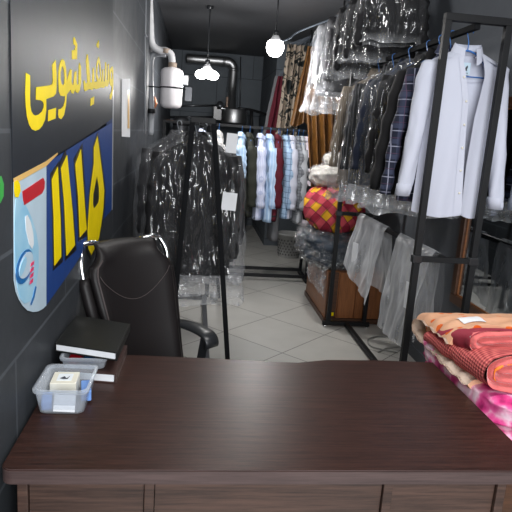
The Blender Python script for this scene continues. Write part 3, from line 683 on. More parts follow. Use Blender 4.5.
def garment(label, cat, loc, rz, m, hw=.23, d=.05, L=.78, sleeveL=.56, covm=None, seed=0, group=None, name='jacket', hang='hanger_wire', shirt=False, film_L=None, sleeves=True, hem=None, collar=None, fold=.01, amp=.016, flare=.03, drop=0, out=.05):
    t = thing(name, label, cat, loc, rz, group)
    make_hanger(t, hang, hw)
    bm = B(); tab = torso_tab(hw, d, L); rings = []; n, lv = 56, 34
    for j in range(lv + 1):
        u = j / lv; u = u ** 1.35; z = -.085 + (-L + .085) * u; w, dd = interp(tab, z)
        rings.append(ring_at(bm, z, w, dd, n, fold * min(1, max(0, (-z - .15) * 2.5)), seed, 46, seed))
    skin(bm, rings, False, True); link('body', bm, m, t, True)
    if sleeves:
        for s in (-1, 1):
            sl = link('sleeve', sleeve_mesh(hw, s, sleeveL, d, seed=seed + s, out=out), m, t, True)
            if shirt:
                bm = B(); xc = s * (hw * .93 + out); tube(bm, [(xc, -.03, -.215 - sleeveL + .05), (xc + s * .004, -.03, -.215 - sleeveL - .012)], .038, 14); bmesh.ops.scale(bm, vec=(.85, 1.0, 1), space=Matrix.Translation((-xc, .03, 0)), verts=bm.verts[:]); link('cuff', bm, m, sl, True)
    # collar and front closing
    bm = B(); rr = []
    for z, w, dd in ((-.07, .058, .036), (-.05, .054, .036), (-.055, .064, .044), (-.1, .085, .055)):
        rr.append([bm.verts.new((w * math.cos(2 * PI * i / 28), dd * math.sin(2 * PI * i / 28), z - (.03 * max(0, -math.sin(2 * PI * i / 28))))) for i in range(28)])
    skin(bm, rr); link('collar', bm, collar or m, t, True)
    if not shirt and covm is None or name == 'suit':
        for s in (-1, 1):
            bm = B(); prism(bm, [(s * .035, -d * 1.1, -.1), (s * .1, -d * 1.12, -.17), (s * .085, -d * 1.2, -.22), (s * .01, -d * 1.25, -.46), (s * .005, -d * 1.2, -.4), (s * .02, -d * 1.1, -.2)], (0, -.006, 0)); link('lapel', bm, collar or m, t)
    if shirt:
        bm = B(); box2(bm, (-.016, -d * 1.2 - .004, -L + .02), (.016, -d * 1.05, -.13)); link('placket', bm, m, t)
    if hem:
        bm = B(); rr = [ring_at(bm, z, w, dd, 40, .006, seed, 46, seed) for z, w, dd in ((-L + .06, hw * 1.03, d * 1.2), (-L - .01, hw * .96, d * 1.15))]; skin(bm, rr, True, True); link('hem_band', bm, hem, t, True)
    if covm: film_cover(t, hw + (.05 if sleeves else .0), d + .03, film_L or L + .12, covm, seed + .3, flare=flare, amp=amp)
    return t

def copy_tree(o, parent=None):
    c = o.copy(); COL.objects.link(c)
    if parent: c.parent = parent
    for ch in [x for x in bpy.data.objects if x.parent == o]: copy_tree(ch, c)
    return c

# left A rack: bagged suits
ZA = 1.64
g = 'bagged suits on the A-frame rack'
s1 = garment('black bagged suit at the front of the A-frame rack with a square white tag', 'suit', (.0, 3.8, ZA), 0, 'suit_black', .26, .055, 1.0, .66, 'film', 1.0, g, 'suit', film_L=1.2, amp=.022, flare=.06, out=.04)
p = onY(229.5, 202, 3.66); paper_tag(s1, p.x, p.z - ZA, .095, .115, -.115, .06)
s2 = garment('dark bagged suit second on the A-frame rack with a paper slip at its shoulder', 'suit', (.05, 4.02, ZA), -.1, 'suit_char', .25, .05, .95, .6, 'film_pale', 2.0, g, 'suit', film_L=1.1, out=.05)
p = onY(229, 143, 3.9); paper_tag(s2, p.x - .05 + .03, p.z - ZA, .075, .13, -.11, .05)
s3 = garment('grey bagged coat hanging closest to the left wall', 'coat', (-.13, 4.3, ZA), .12, 'suit_char', .24, .055, 1.05, .6, 'film_pale', 3.0, g, 'suit', film_L=1.2, amp=.02, out=.03)
s4 = garment('black bagged suit at the rear of the A-frame rack', 'suit', (.06, 4.75, ZA), 0, 'suit_black', .24, .05, 1.0, .6, 'film', 4.0, g, 'suit', film_L=1.15)

# middle rack: shirts seen from the side
g = 'shirts and jackets on the back rack'
def mx(px): return onY(px, 165, MY).x
ZM = 1.665
mid = [
    (201, 'lav_cotton', .7, 'pale lavender shirt behind the left suits', 'shirt', True, None),
    (217, 'cream_cotton', .75, 'cream shirt just right of the left suits tops on back rack', 'shirt', True, None),
    (240, 'blue_cotton', .38, 'short light blue top beside the olive black jacket', 'shirt', True, None),
    (247.5, 'suit_olive', .95, 'olive black jacket leftmost among the clear row of shirts', 'jacket', False, 'suit_black'),
    (259.5, 'lav_cotton', .98, 'white and lavender striped shirt right of the olive jacket', 'shirt', True, None),
    (268, 'blue_cotton', 1.0, 'light blue shirt left of the burgundy jacket', 'shirt', True, None),
    (276, 'burgundy', .98, 'burgundy jacket with black hem in the shirt row', 'jacket', False, 'suit_black'),
    (284.5, 'blue_check', .95, 'blue windowpane check shirt right of the burgundy jacket', 'shirt', True, None),
    (290.5, 'white_cotton', .95, 'plain white shirt between blue check and grey check shirts', 'shirt', True, None),
    (296, 'grey_check', .9, 'grey checked shirt in the back row', 'shirt', True, None),
    (300.5, 'pale_grey', 1.0, 'pale grey long shirt near the right end of the back row', 'shirt', True, None),
    (305, 'pink_white', 1.02, 'pinkish white shirt last before the rack post', 'shirt', True, None),
    (312, 'suit_black', .95, 'black jacket beyond the end of the shirt row', 'jacket', False, None)]
for i, (px, m, L_, lb, cat, sh, hem) in enumerate(mid):
    x = mx(px); x = min(x, 1.245)
    garment(lb, cat, (x, MY, ZM), PI / 2 + (.12 if i % 2 else -.06), m, .21, .042, L_, min(.62, L_ * .8), None, 10 + i, g, 'shirt' if sh else 'jacket', 'hanger', sh, hem=hem, out=.02)
garment('long dark grey trousers hanging low behind the burgundy jacket', 'trousers', (mx(278), MY + .03, ZM), PI / 2, 'suit_grey', .16, .045, 1.22, .4, None, 31, g, 'trousers', 'hanger', False, sleeves=False)

# right rack : white shirt built open at the front
ZR = RT - .03
def white_shirt():
    t = thing('dress_shirt', 'crisp white unbuttoned dress shirt hanging at the front of the right rack', 'shirt', (1.395, 3.02, ZR), 0)
    hw, d, L = .2, .05, .955
    make_hanger(t, 'hanger', hw * .95, -.13)
    tab = [(-.105, .065, .03), (-.13, .12, .038), (-.16, .185, .045), (-.2, hw, .05), (-.45, hw * .94, .052), (-L, hw * 1.0, .06)]
    def back(u, v):
        z = -.1 + (-L + .1) * v; w, dd = interp(tab, z); s = (u - .5) * 2
        return Vector((w * s, dd * (1 - abs(s) ** 2.4) + .008 * math.sin(s * 9 + 2 * v) * v, z - .012 * math.cos(s * 3) * (v > .96)))
    bm = B(); sheet(bm, back, 40, 40); link('back_panel', bm, 'white_cotton', t, True)
    def front(side):
        def fn(u, v):
            z0 = -.105 if side else -.105
            z = z0 + (-L + .1) * v; w, dd = interp(tab, z)
            # u=0 outer seam .. u=1 front edge
            if side < 0: edge = .055 + (.055 if v > .25 else .055 * v / .25) - .06 * max(0, v - .5)   # wearer's right front laps wide
            else: edge = .085 - .02 * v + (.015 if v < .2 else 0)
            if side < 0: edge = interp([(0, -.06), (-.12, -.028), (-.3, .012), (-.6, .03), (-1, .055)], -v)[0]
            else: edge = interp([(0, .062), (-.15, .088), (-.4, .06), (-.7, .05), (-1, .06)], -v)[0]
            xo = side * w; x = xo + (edge - xo) * u; s = x / w
            y = -dd * (1 - min(1, abs(s)) ** 2.4) * 1.05 - .012 * u * (1 if side < 0 else .6) + .007 * math.sin(s * 10 + 3 * v + side) * v
            zz = z - (0 if v < .96 else (.02 * math.sin(u * PI)))
            return Vector((x, y, zz))
        return fn
    for s in (-1, 1):
        bm = B(); sheet(bm, front(s), 22, 44); f = link('front_panel', bm, 'white_cotton', t, True)
        bm = B(); fn = front(s); sheet(bm, lambda u, v: fn(.84 + .16 * u, .04 + .95 * v) + Vector((0, -.004, 0)), 3, 40); pk = link('placket', bm, 'white_cotton', f, True)
        if s < 0:
            for k in range(6):
                q = fn(.93, .16 + .14 * k); bm = B(); lathe(bm, [(0, -.003), (.0055, -.003), (.006, 0), (.0055, .002), (0, .002)], q + Vector((0, -.007, 0)), 14, 'Y'); link('button', bm, 'ivory', f, True)
    # yoke/shoulder
    bm = B()
    def yoke(u, v):
        x = -hw + 2 * hw * u; a = abs(x)
        zt = interp([(0, -.098), (-.065, -.102), (-.12, -.128), (-.185, -.16), (-.2, -.19)], -a)[0]
        y = (v - .5) * 2; dd = interp(tab, zt)[1]
        return Vector((x, dd * y * 1.04, zt - .03 * y * y + .004)) if a > .05 else Vector((x, dd * (.35 + .65 * v), zt - .02 * v))
    sheet(bm, yoke, 40, 10); link('yoke', bm, 'white_cotton', t, True)
    # sleeves hanging out and down
    for s, path in ((-1, [(-.185, 0, -.165), (-.212, -.006, -.27), (-.225, -.012, -.45), (-.24, -.02, -.62), (-.262, -.03, -.8), (-.272, -.034, -.87)]), (1, [(.185, 0, -.165), (.205, 0, -.27), (.225, -.006, -.45), (.25, -.012, -.62), (.268, -.02, -.82), (.276, -.026, -.915)])):
        pts = smoothpath([Vector(p) for p in path], 7); n = len(pts); bm = B(); rings = []
        for j, p in enumerate(pts):
            t_ = j / (n - 1); r = .068 - .022 * t_; ring = []
            if j == 0: r = .05
            for i in range(22):
                a = 2 * PI * i / 22; f = .007 * noise.noise(Vector((math.cos(a) * 2, t_ * 9, s + 4 + math.sin(a)))) + .005 * math.sin(a * 3 + t_ * 11) * t_
                ring.append(bm.verts.new(p + Vector(((r * .8 + f) * math.cos(a), (r * .7 + f) * math.sin(a), .0))))
            rings.append(ring)
        skin(bm, rings, True, True); sl = link('sleeve', bm, 'white_cotton', t, True)
        e, b_ = pts[-1], pts[-6]; dr = (e - b_).normalized(); bm = B(); rr = []
        for k, (q, r) in enumerate(((e - dr * .06, .05), (e - dr * .055, .053), (e + dr * .006, .05), (e + dr * .004, .042), (e - dr * .03, .04))):
            rr.append([bm.verts.new(q + Vector((r * .82 * math.cos(2 * PI * i / 24), r * .72 * math.sin(2 * PI * i / 24), 0))) for i in range(24)])
        skin(bm, rr); cf = link('cuff', bm, 'white_cotton', sl, True)
    # collar: stand + fall, open at front
    def coll(r0, z0, r1, z1):
        def fn(u, v):
            a = -PI / 2 + .42 + (2 * PI - .84) * u
            r = r0 + (r1 - r0) * v; z = z0 + (z1 - z0) * v; fr = max(0, -math.sin(a))
            return Vector((r * math.cos(a) * 1.08, r * math.sin(a) * .68, z - .035 * fr * (1 + 1.2 * v)))
        return fn
    bm = B(); sheet(bm, coll(.062, -.108, .066, -.065), 32, 4); link('collar_stand', bm, 'white_cotton', t, True)
    bm = B(); sheet(bm, coll(.067, -.064, .083, -.108), 32, 5); link('collar', bm, 'white_cotton', t, True)
    # label patch inside the neck
    lb = B(); box(lb, (.016, .026, -.187), (.05, .0016, .062)); lp = link('label_patch', lb, 'sky', t)
    lb = B(); prism(lb, [(.008, .0245, -.2), (.014, .0245, -.196), (.012, .0245, -.186), (.016, .0245, -.176), (.024, .0245, -.17), (.026, .0245, -.18), (.022, .0245, -.19), (.024, .0245, -.2), (.018, .0245, -.197)], (0, -.001, 0)); box(lb, (.016, .0243, -.209), (.03, .001, .003)); link('label_emblem', lb, 'ink', lp)
    return t
white_shirt()
g = 'garments on the tall right rack'
garment('navy plaid flannel shirt directly behind the white shirt', 'shirt', (1.36, 3.16, ZR), -.05, 'plaid_navy', .2, .05, .92, .66, None, 41, g, 'shirt', 'hanger', True, out=.09)
garment('black jacket with bare shoulder behind the plaid shirt', 'jacket', (1.36, 3.3, ZR), -.03, 'suit_black', .215, .055, .9, .66, None, 42, g, 'jacket', 'hanger', False, out=.10)
garment('black bagged suit on the right rack, next behind the bare black jacket', 'suit', (1.37, 3.5, ZR), -.3, 'suit_black', .24, .05, .88, .58, 'film', 43, g, 'suit', 'hanger', film_L=1.03, amp=.02)
c4_ = garment('dark navy bagged suit in the middle of the right rack with a pale slip', 'suit', (1.37, 3.8, ZR), -.42, 'suit_navy', .24, .05, .9, .58, 'film_pale', 44, g, 'suit', 'hanger', film_L=1.02, amp=.02)
paper_tag(c4_, -.1, -.3, .055, .12, -.11, .04)
c5_ = garment('black pinstripe bagged suit toward the far end of the right rack', 'suit', (1.37, 4.12, ZR), -.45, 'pinstripe', .24, .05, .92, .6, 'film', 45, g, 'suit', 'hanger', film_L=1.05, amp=.02)
c6_ = garment('brown finely striped bagged jacket at the far end of the right rack', 'jacket', (1.36, 4.42, ZR), -.42, 'brown_stripe', .24, .05, .95, .6, 'film', 46, g, 'suit', 'hanger', film_L=1.07, amp=.02)
p = onY(353.5, 190, 4.28); paper_tag(c6_, -.1, p.z - ZR, .055, .14, -.13, .14)

# overhead row
ZO = 2.81
g = 'bagged clothes on the ceiling rail'
garment('pale bagged coat on the ceiling rail nearest the bulb', 'coat', (1.3, 5.35, ZO), 0, 'suit_grey', .23, .06, .82, .5, 'film_pale', 51, g, 'coat', film_L=.98, amp=.03, flare=.08, out=.03)
garment('white and dark bagged suit on the ceiling rail before the pale coat', 'suit', (1.31, 5.08, ZO), .05, 'suit_char', .21, .055, .8, .5, 'film_pale', 52, g, 'suit', film_L=.95, amp=.03, flare=.06, out=.02)
garment('black bagged suit on the ceiling rail above the far end of the right rack', 'suit', (1.33, 4.7, ZO), 0, 'suit_black', .23, .055, .66, .46, 'film', 53, g, 'suit', film_L=.72, amp=.025, out=.03)
garment('short black bagged jacket second from the front on the ceiling rail', 'jacket', (1.33, 4.4, ZO), .04, 'suit_black', .23, .055, .58, .4, 'film', 54, g, 'suit', film_L=.63, amp=.025, out=.03)
garment('black bagged jacket front-most on the ceiling rail', 'jacket', (1.32, 4.12, ZO), -.03, 'suit_black', .21, .055, .5, .34, 'film', 55, g, 'suit', film_L=.53, amp=.025, out=.03)
for (x0, x1, y, z0, z1, lb, m) in ((1.02, 1.2, 4.98, 1.98, 1.86, 'grey folded plastic bundle hem under the pale ceiling bags', 'suit_grey'),):
    pass

# curtains
def curtain(label, y, top, bot, zt, zb, m, folds, amp, seed, lining=None):
    t = thing('curtain', label, 'curtain', ((top[0] + top[1]) / 2, y, zb), 0, 'curtains at the back of the ceiling rail')
    def fn(u, v):
        x = (top[0] + (top[1] - top[0]) * u) * (1 - v) + (bot[0] + (bot[1] - bot[0]) * u) * v
        z = zt + (zb - zt) * v - .03 * math.sin(u * PI * folds) * (v > .97)
        return Vector((x + .01 * noise.noise(Vector((u * 4, v * 3, seed))), y + amp * (.5 + .6 * v) * math.sin(u * folds * 2 * PI + seed) + .02 * noise.noise(Vector((u * 3, v * 4, seed))), z))
    bm = B(); sheet(bm, fn, 60, 30); link('curtain_panel', bm, m, t, True, world=True)
    bm = B(); 
    for k in range(6):
        q = fn((k + .5) / 6, 0); tube(bm, [q, (1.32, y + .02 * k - .05, 2.8)], .004, 6)
    link('tie_strings', bm, 'rope', t, True, world=True)
    if lining:
        bm = B(); sheet(bm, lambda u, v: fn(0, v) + Vector((-.035 * (1 - u) , .01, 0)), 2, 30); link('lining_edge', bm, lining, t, True, world=True)
    return t
Yc = 7.3
def cxz(px, py, y): q = onY(px, py, y); return q
a = [onY(*p, 7.5) for p in ((278, 76), (284, 66), (265, 136), (279, 140))]
curtain('narrow burgundy curtain left of the floral curtain', 7.5, (a[0].x, a[1].x), (a[2].x, a[3].x), a[0].z, a[2].z, 'burgundy', 2, .03, 1, 'suit_grey')
a = [onY(*p, 7.1) for p in ((288, 44), (309, 42), (274, 148), (297, 150))]
curtain('beige curtain with black floral pattern hanging behind the near bulb', 7.1, (a[0].x, a[1].x), (a[2].x, a[3].x), a[0].z, a[2].z, 'floral', 4, .045, 2)
a = [onY(*p, 6.75) for p in ((308, 46), (318, 44), (290, 124), (318, 128))]
curtain('gold brocade curtain in front of the floral curtain', 6.75, (a[0].x, a[1].x), (a[2].x, a[3].x), a[0].z, a[2].z, 'gold', 3, .04, 3)
a = [onY(*p, 5.9) for p in ((303, 110), (345, 108), (310, 186), (345, 190))]
curtain('lower brown-gold drape hanging beside the bagged pile', 5.9, (a[0].x, a[1].x), (a[2].x, a[3].x), 2.1, a[2].z, 'gold', 5, .05, 4)

# ------------------------------------------------------------------ milky covers hung on the lower rail of the right rack
def drape(label, y0, y1, zl, zr, seed, m, gap=.06, tagp=None, zback=.5, xoff=0):
    t = thing('garment_bag', label, 'plastic bag', (RC, (y0 + y1) / 2, zl), 0, 'empty plastic covers on the lower rail')
    zt = 1.025
    def fn(u, v):
        y = y0 + (y1 - y0) * u; zb = zl + (zr - zl) * u
        if v < .5: k = 1 - v * 2; z = zt - (zt - zb) * k; x = RC - .02 - gap * k
        else: k = (v - .5) * 2; z = zt - (zt - zback) * k; x = RC + .02 + .03 * k
        if abs(v - .5) < .02: x = RC; z = zt + .003
        n1 = fbm(y * 5 + seed, z * 2.2, seed, 3); n2 = fbm(y * 14, z * 3 + seed, 2, 3)
        kk = min(1, abs(v - .5) * 5)
        yy = y + .04 * noise.noise(Vector((z * 3, seed, u * 2))) * kk - (.1 * (1 - u) * k if v < .5 else 0) * .6
        return Vector((x + (.03 * n1 + .006 * n2) * kk - .012 * (v < .5), yy, z))
    bm = B(); sheet(bm, fn, 44, 64); link('film_sheet', bm, m, t, True, world=True)
    if tagp:
        q = fn(*tagp); bm = B(); box(bm, q + Vector((-.025, -.02, 0)), (.004, .07, .16), Matrix.Rotation(.3, 3, 'Z')); link('paper_slip', bm, 'paper', t, world=True)
drape('milky plastic cover draped over the far part of the lower rail with a paper slip', 4.5, 3.82, .62, .45, 3, 'film_heavy', .09, (.35, .2))
drape('bluish milky plastic cover draped over the lower rail nearer the front', 3.58, 3.0, .40, .42, 8, 'film_heavy', .08, (.75, .26))
drape('loose plastic cover folded at the near end of the lower rail', 3.1, 2.94, .5, .5, 12, 'film_pale', .05)

# ------------------------------------------------------------------ cabinet and the bagged pile behind the rack
cb = thing('wooden_cabinet', 'brown veneered low cabinet on the floor under the bagged pile', 'cabinet', (1.4, 5.1, 0))
bm = B(); box2(bm, (1.2, 4.74, .04), (1.70, 5.6, .47), bev=.004); link('carcass', bm, 'brown_cab', cb, world=True)
bm = B(); box2(bm, (1.19, 4.72, 0), (1.71, 5.62, .045), bev=.003); link('plinth', bm, 'dark_wood', cb, world=True)
for a, b in ((1.2, 1.3), (1.305, 1.46), (1.465, 1.70)):
    bm = B(); box2(bm, (a + .003, 4.722, .05), (b - .003, 4.741, .465), bev=.002); dd = link('door', bm, 'dark_wood' if a == 1.2 else 'brown_cab', cb, world=True)
bm = B(); box2(bm, (1.23, 4.715, .07), (1.28, 4.723, .1)); link('yellow_label', bm, 'yellow', cb, world=True)
def bundle(label, c, s, m, fm, seed, cat='bundle', name='laundry_bundle', e=2.6, amp=.1, tagit=True, grow=1.06, famp=.14, sc=5, fscale=9):
    c = Vector(c); t = thing(name, label, cat, (c.x, c.y, c.z - s[2]), 0, 'bagged laundry piled on the cabinet')
    bm = B(); blob(bm, c, s, e, amp, sc, seed); link('folded_cloth', bm, m, t, True, world=True)
    if fm: bm = B(); blob(bm, c, tuple(x * grow for x in s), e, famp, fscale, seed + 3, 80, 50); link('plastic_wrap', bm, fm, t, True, world=True)
    return t
b1 = bundle('slate clothes in clear plastic overhanging the cabinet under the plaid bundle', (1.3, 5.12, .63), (.29, .42, .17), 'bag_blue', 'film_crinkle', 1, amp=.16, famp=.22)
bundle('grey plastic-wrapped clothes in front of the slate bundle', (1.32, 4.86, .6), (.24, .1, .13), 'suit_char', 'film_crinkle', 2, amp=.2, famp=.3)
# hanging skirt of the plastic at the front left
bm = B()
def skirt(u, v):
    x = 1.03 + .2 * u + .03 * v; y = 4.92 - .13 * u; z = .62 - .48 * v * (.55 + .45 * u)
    return Vector((x + .04 * fbm(u * 4, v * 4, 2, 4), y + .05 * fbm(u * 5, v * 5, 8, 4), z))
sheet(bm, skirt, 30, 40); link('hanging_film', bm, 'film_skirt', b1, True, world=True)
# plaid bundle
pb = thing('plaid_bundle', 'red and yellow plaid cloth bundle in the middle of the pile', 'bundle', (1.21, 5.15, .77), 0, 'bagged laundry piled on the cabinet')
bm = B(); c = Vector((1.29, 5.1, .975)); nu, nv = 90, 40; rings = []
for j in range(1, nv):
    ph = -PI / 2 + PI * j / nv; ring = []
    for i in range(nu):
        th = 2 * PI * i / nu; gth = .05 * math.sin(th * 11 + 1.5 * math.sin(ph * 2)) * (math.cos(ph) ** .5) * max(0, math.sin(ph) + .5) + .04 * fbm(math.cos(th) * 2, math.sin(th) * 2, ph * 2, 3)
        r = 1 + gth; cp = abs(math.cos(ph)) ** .72
        ring.append(bm.verts.new(c + Vector((.275 * r * cp * math.cos(th), .34 * r * cp * math.sin(th), .21 * r * math.copysign(abs(math.sin(ph)) ** .85, math.sin(ph))))))
    rings.append(ring)
skin(bm, rings, True, True)
pbc = link('folded_cloth', bm, 'plaid_bundle', pb, True, world=True)
pbc.rotation_euler = (0, 0, 0)
bm = B(); tube(bm, smoothpath([c + Vector((-.12, -.2, .18)), c + Vector((-.05, -.26, .17)), c + Vector((.04, -.24, .19)), c + Vector((.02, -.16, .21))], 5), .025, 10); link('knot', bm, 'plaid_bundle', pb, True, world=True)
bundle('white bedding in clear plastic on top of the plaid bundle', (1.27, 5.25, 1.26), (.19, .3, .1), 'bag_white', 'film_crinkle', 4, amp=.12, famp=.16)
bundle('smaller grey-white wrapped bundle at the very top of the pile', (1.36, 5.35, 1.41), (.14, .22, .07), 'bag_white', 'film_crinkle', 5, amp=.14, famp=.2)
bundle('flat plastic-wrapped shirt parcel behind the rack post beside the plaid bundle', (1.45, 4.95, 1.17), (.16, .25, .045), 'bag_grey', 'film_crinkle', 6, amp=.14, famp=.25)
# laundry basket
q = onZ(290, 259, 0); kx, ky = q.x, q.y + .16
bk = thing('laundry_basket', 'grey perforated plastic laundry basket on the floor behind the shirts', 'basket', (kx, ky, 0))
bm = B(); lathe(bm, [(.0, 0), (.135, 0), (.14, .01), (.165, .3), (.175, .3), (.178, .325), (.168, .33), (.16, .31), (.132, .02), (0, .018)], (kx, ky, 0), 44); link('basket_wall', bm, 'basket', bk, True, world=True)
bm = B()
for r in range(6):
    for k in range(22):
        a = 2 * PI * (k + .5 * (r % 2)) / 22; z = .05 + r * .038; R_ = .14 + .085 * z + .002
        m_ = Matrix.Rotation(a, 3, 'Z'); box(bm, m_ @ Vector((R_, 0, z)) + Vector((kx, ky, 0)), (.004, .018, .02), m_)
o = link('perforations', bm, 'hole', bk, world=True); o['kind'] = 'stuff'
# floor cable
bm = B(); zc = .008
tube(bm, smoothpath([onZ(*p, zc) for p in ((398, 352), (385, 350), (371, 346), (368, 340), (376, 336.5), (392, 337), (404, 341), (402, 346), (388, 348), (378, 352))], 6), .006, 8)
o = link('floor_cable', bm, 'cable', None, True); tag(o, 'pale grey cable coiled on the floor by the right rack', 'cable')

# ------------------------------------------------------------------ mirror
mi = thing('wall_mirror', 'large mirror in a dark brown wooden frame on the right wall', 'mirror', (WR, 2.85, .6))
y0, y1, z0, z1, fw = 2.2, 3.45, .61, 1.9, .06
bm = B(); box2(bm, (WR - .012, y0, z0), (WR - .002, y1, z1)); link('mirror_glass', bm, 'mirror', mi, world=True)
for a, b in (((y0 - .0, z0), (y1, z0 + fw)), ((y0, z1 - fw), (y1, z1)), ((y0, z0 + fw), (y0 + fw, z1 - fw)), ((y1 - fw, z0 + fw), (y1, z1 - fw))):
    bm = B(); box2(bm, (WR - .035, a[0], a[1]), (WR - .001, b[0], b[1]), bev=.006); link('frame_rail', bm, 'dark_wood', mi, world=True)
bm = B()
for a, b in (((y0 + fw, z0 + fw), (y1 - fw, z0 + fw + .008)), ((y1 - fw - .008, z0 + fw), (y1 - fw, z1 - fw)), ((y0 + fw, z1 - fw - .008), (y1 - fw, z1 - fw)), ((y0 + fw, z0 + fw), (y0 + fw + .008, z1 - fw))): box2(bm, (WR - .018, a[0], a[1]), (WR - .01, b[0], b[1]))
link('gilt_edge', bm, 'shelf_wood', mi, world=True)

# ------------------------------------------------------------------ bedding pile right of the desk
st = thing('low_bench', 'low dark bench beside the desk carrying the folded bedding', 'bench', (1.33, 2.0, 0))
bm = B(); box2(bm, (1.05, 1.55, .55), (1.68, 2.34, .585), bev=.004); link('bench_top', bm, 'dark_wood', st, world=True)
for x in (1.08, 1.65):
    for y in (1.58, 2.31):
        bm = B(); bar(bm, (x, y, 0), (x, y, .55), .04); link('leg', bm, 'dark_wood', st, world=True)
gb = 'folded bedding stacked on the bench'
def slab(bm, x0, x1, y0, y1, z0, z1, e=5, amp=.03, seed=0, sc=6):
    return blob(bm, ((x0 + x1) / 2, (y0 + y1) / 2, (z0 + z1) / 2), ((x1 - x0) / 2, (y1 - y0) / 2, (z1 - z0) / 2), e, amp, sc, seed, 90, 40)
mb = thing('folded_blanket', 'magenta marbled blanket at the bottom of the bedding stack', 'blanket', (1.3, 1.9, .585), 0, gb)
bm = B(); slab(bm, 1.003, 1.62, 1.56, 2.3, .585, .70, 5, .03, 1); link('lower_fold', bm, 'magenta', mb, True, world=True)
bm = B(); slab(bm, 1.003, 1.62, 1.58, 2.32, .69, .80, 5, .035, 5); link('upper_fold', bm, 'magenta', mb, True, world=True)
# duvet : C shaped thick sheet open toward the viewer
dv = thing('folded_duvet', 'peach duvet with orange spots and cream lining wrapped round the coral blankets', 'duvet', (1.3, 2.1, .8), 0, gb)
def cprof(n=40):
    top = [(1.96, .922), (2.02, .92), (2.1, .907), (2.2, .884), (2.3, .858)]
    fold = [(2.37, .84), (2.405, .80), (2.38, .765)]
    bot = [(2.3, .762), (2.2, .77), (2.0, .78), (1.85, .782), (1.78, .78)]
    return smoothpath([Vector((0, y, z)) for y, z in top + fold + bot], 5)
pf = cprof(); NP = len(pf)
def duv(th, rev=False, s0=0, s1=1.0):
    def fn(u, v):
        k = (s0 + (s1 - s0) * v) * (NP - 1); i = min(int(k), NP - 2); p = pf[i].lerp(pf[i + 1], k - i)
        tn = (pf[min(i + 1, NP - 1)] - pf[max(i, 0)]).normalized(); nr = Vector((0, tn.z, -tn.y)) * -1
        x = .994 + .66 * u + .045 * max(0, p.y - 1.95) / .45 * (1 - u); dr = max(0, (1.15 - x) / .158) ** 2.2 * .055 * min(1, max(0, (p.z - .80) / .1)); er = min(1, u / .04) ** .5 * min(1, (1 - u) / .04) ** .5
        w = .007 * fbm(x * 7, p.y * 7, p.z * 7, 3) + .004 * math.sin(p.y * 70 + 4 * noise.noise(Vector((x * 4, p.y * 4, 0))))
        return Vector((x + .006 * noise.noise(Vector((p.y * 6, p.z * 6, 3))), p.y, p.z - dr)) + nr * (th * er + w)
    return fn
bm = B(); sheet(bm, duv(.022), 60, 90); o = link('spotted_cover', bm, 'spots', dv, True, world=True)
bm = B(); sheet(bm, duv(-.02), 60, 90); link('cream_lining', bm, 'cream', dv, True, world=True)
bm = B(); f1, f2 = duv(.022), duv(-.02)
sheet(bm, lambda u, v: f1(0, v).lerp(f2(0, v), u) + Vector((-.012 * math.sin(u * PI), 0, 0)), 4, 90); link('side_edge', bm, 'cream', dv, True, world=True)
bm = B(); sheet(bm, lambda u, v: f1(v, 0).lerp(f2(v, 0), u), 4, 60); sheet(bm, lambda u, v: f1(v, 1).lerp(f2(v, 1), u), 4, 60); link('front_edge', bm, 'spots', dv, True, world=True)
bm = B(); slab(bm, 1.03, 1.62, 1.99, 2.365, .79, .862, 4, .03, 9); link('inner_fold', bm, 'spots', dv, True, world=True)
fl_ = duv(.027); bm = B(); sheet(bm, lambda u, v: fl_(.10 + .14 * u + .02 * v, .165 - .075 * v), 8, 8); link('paper_label', bm, 'paper', dv, True, world=True)
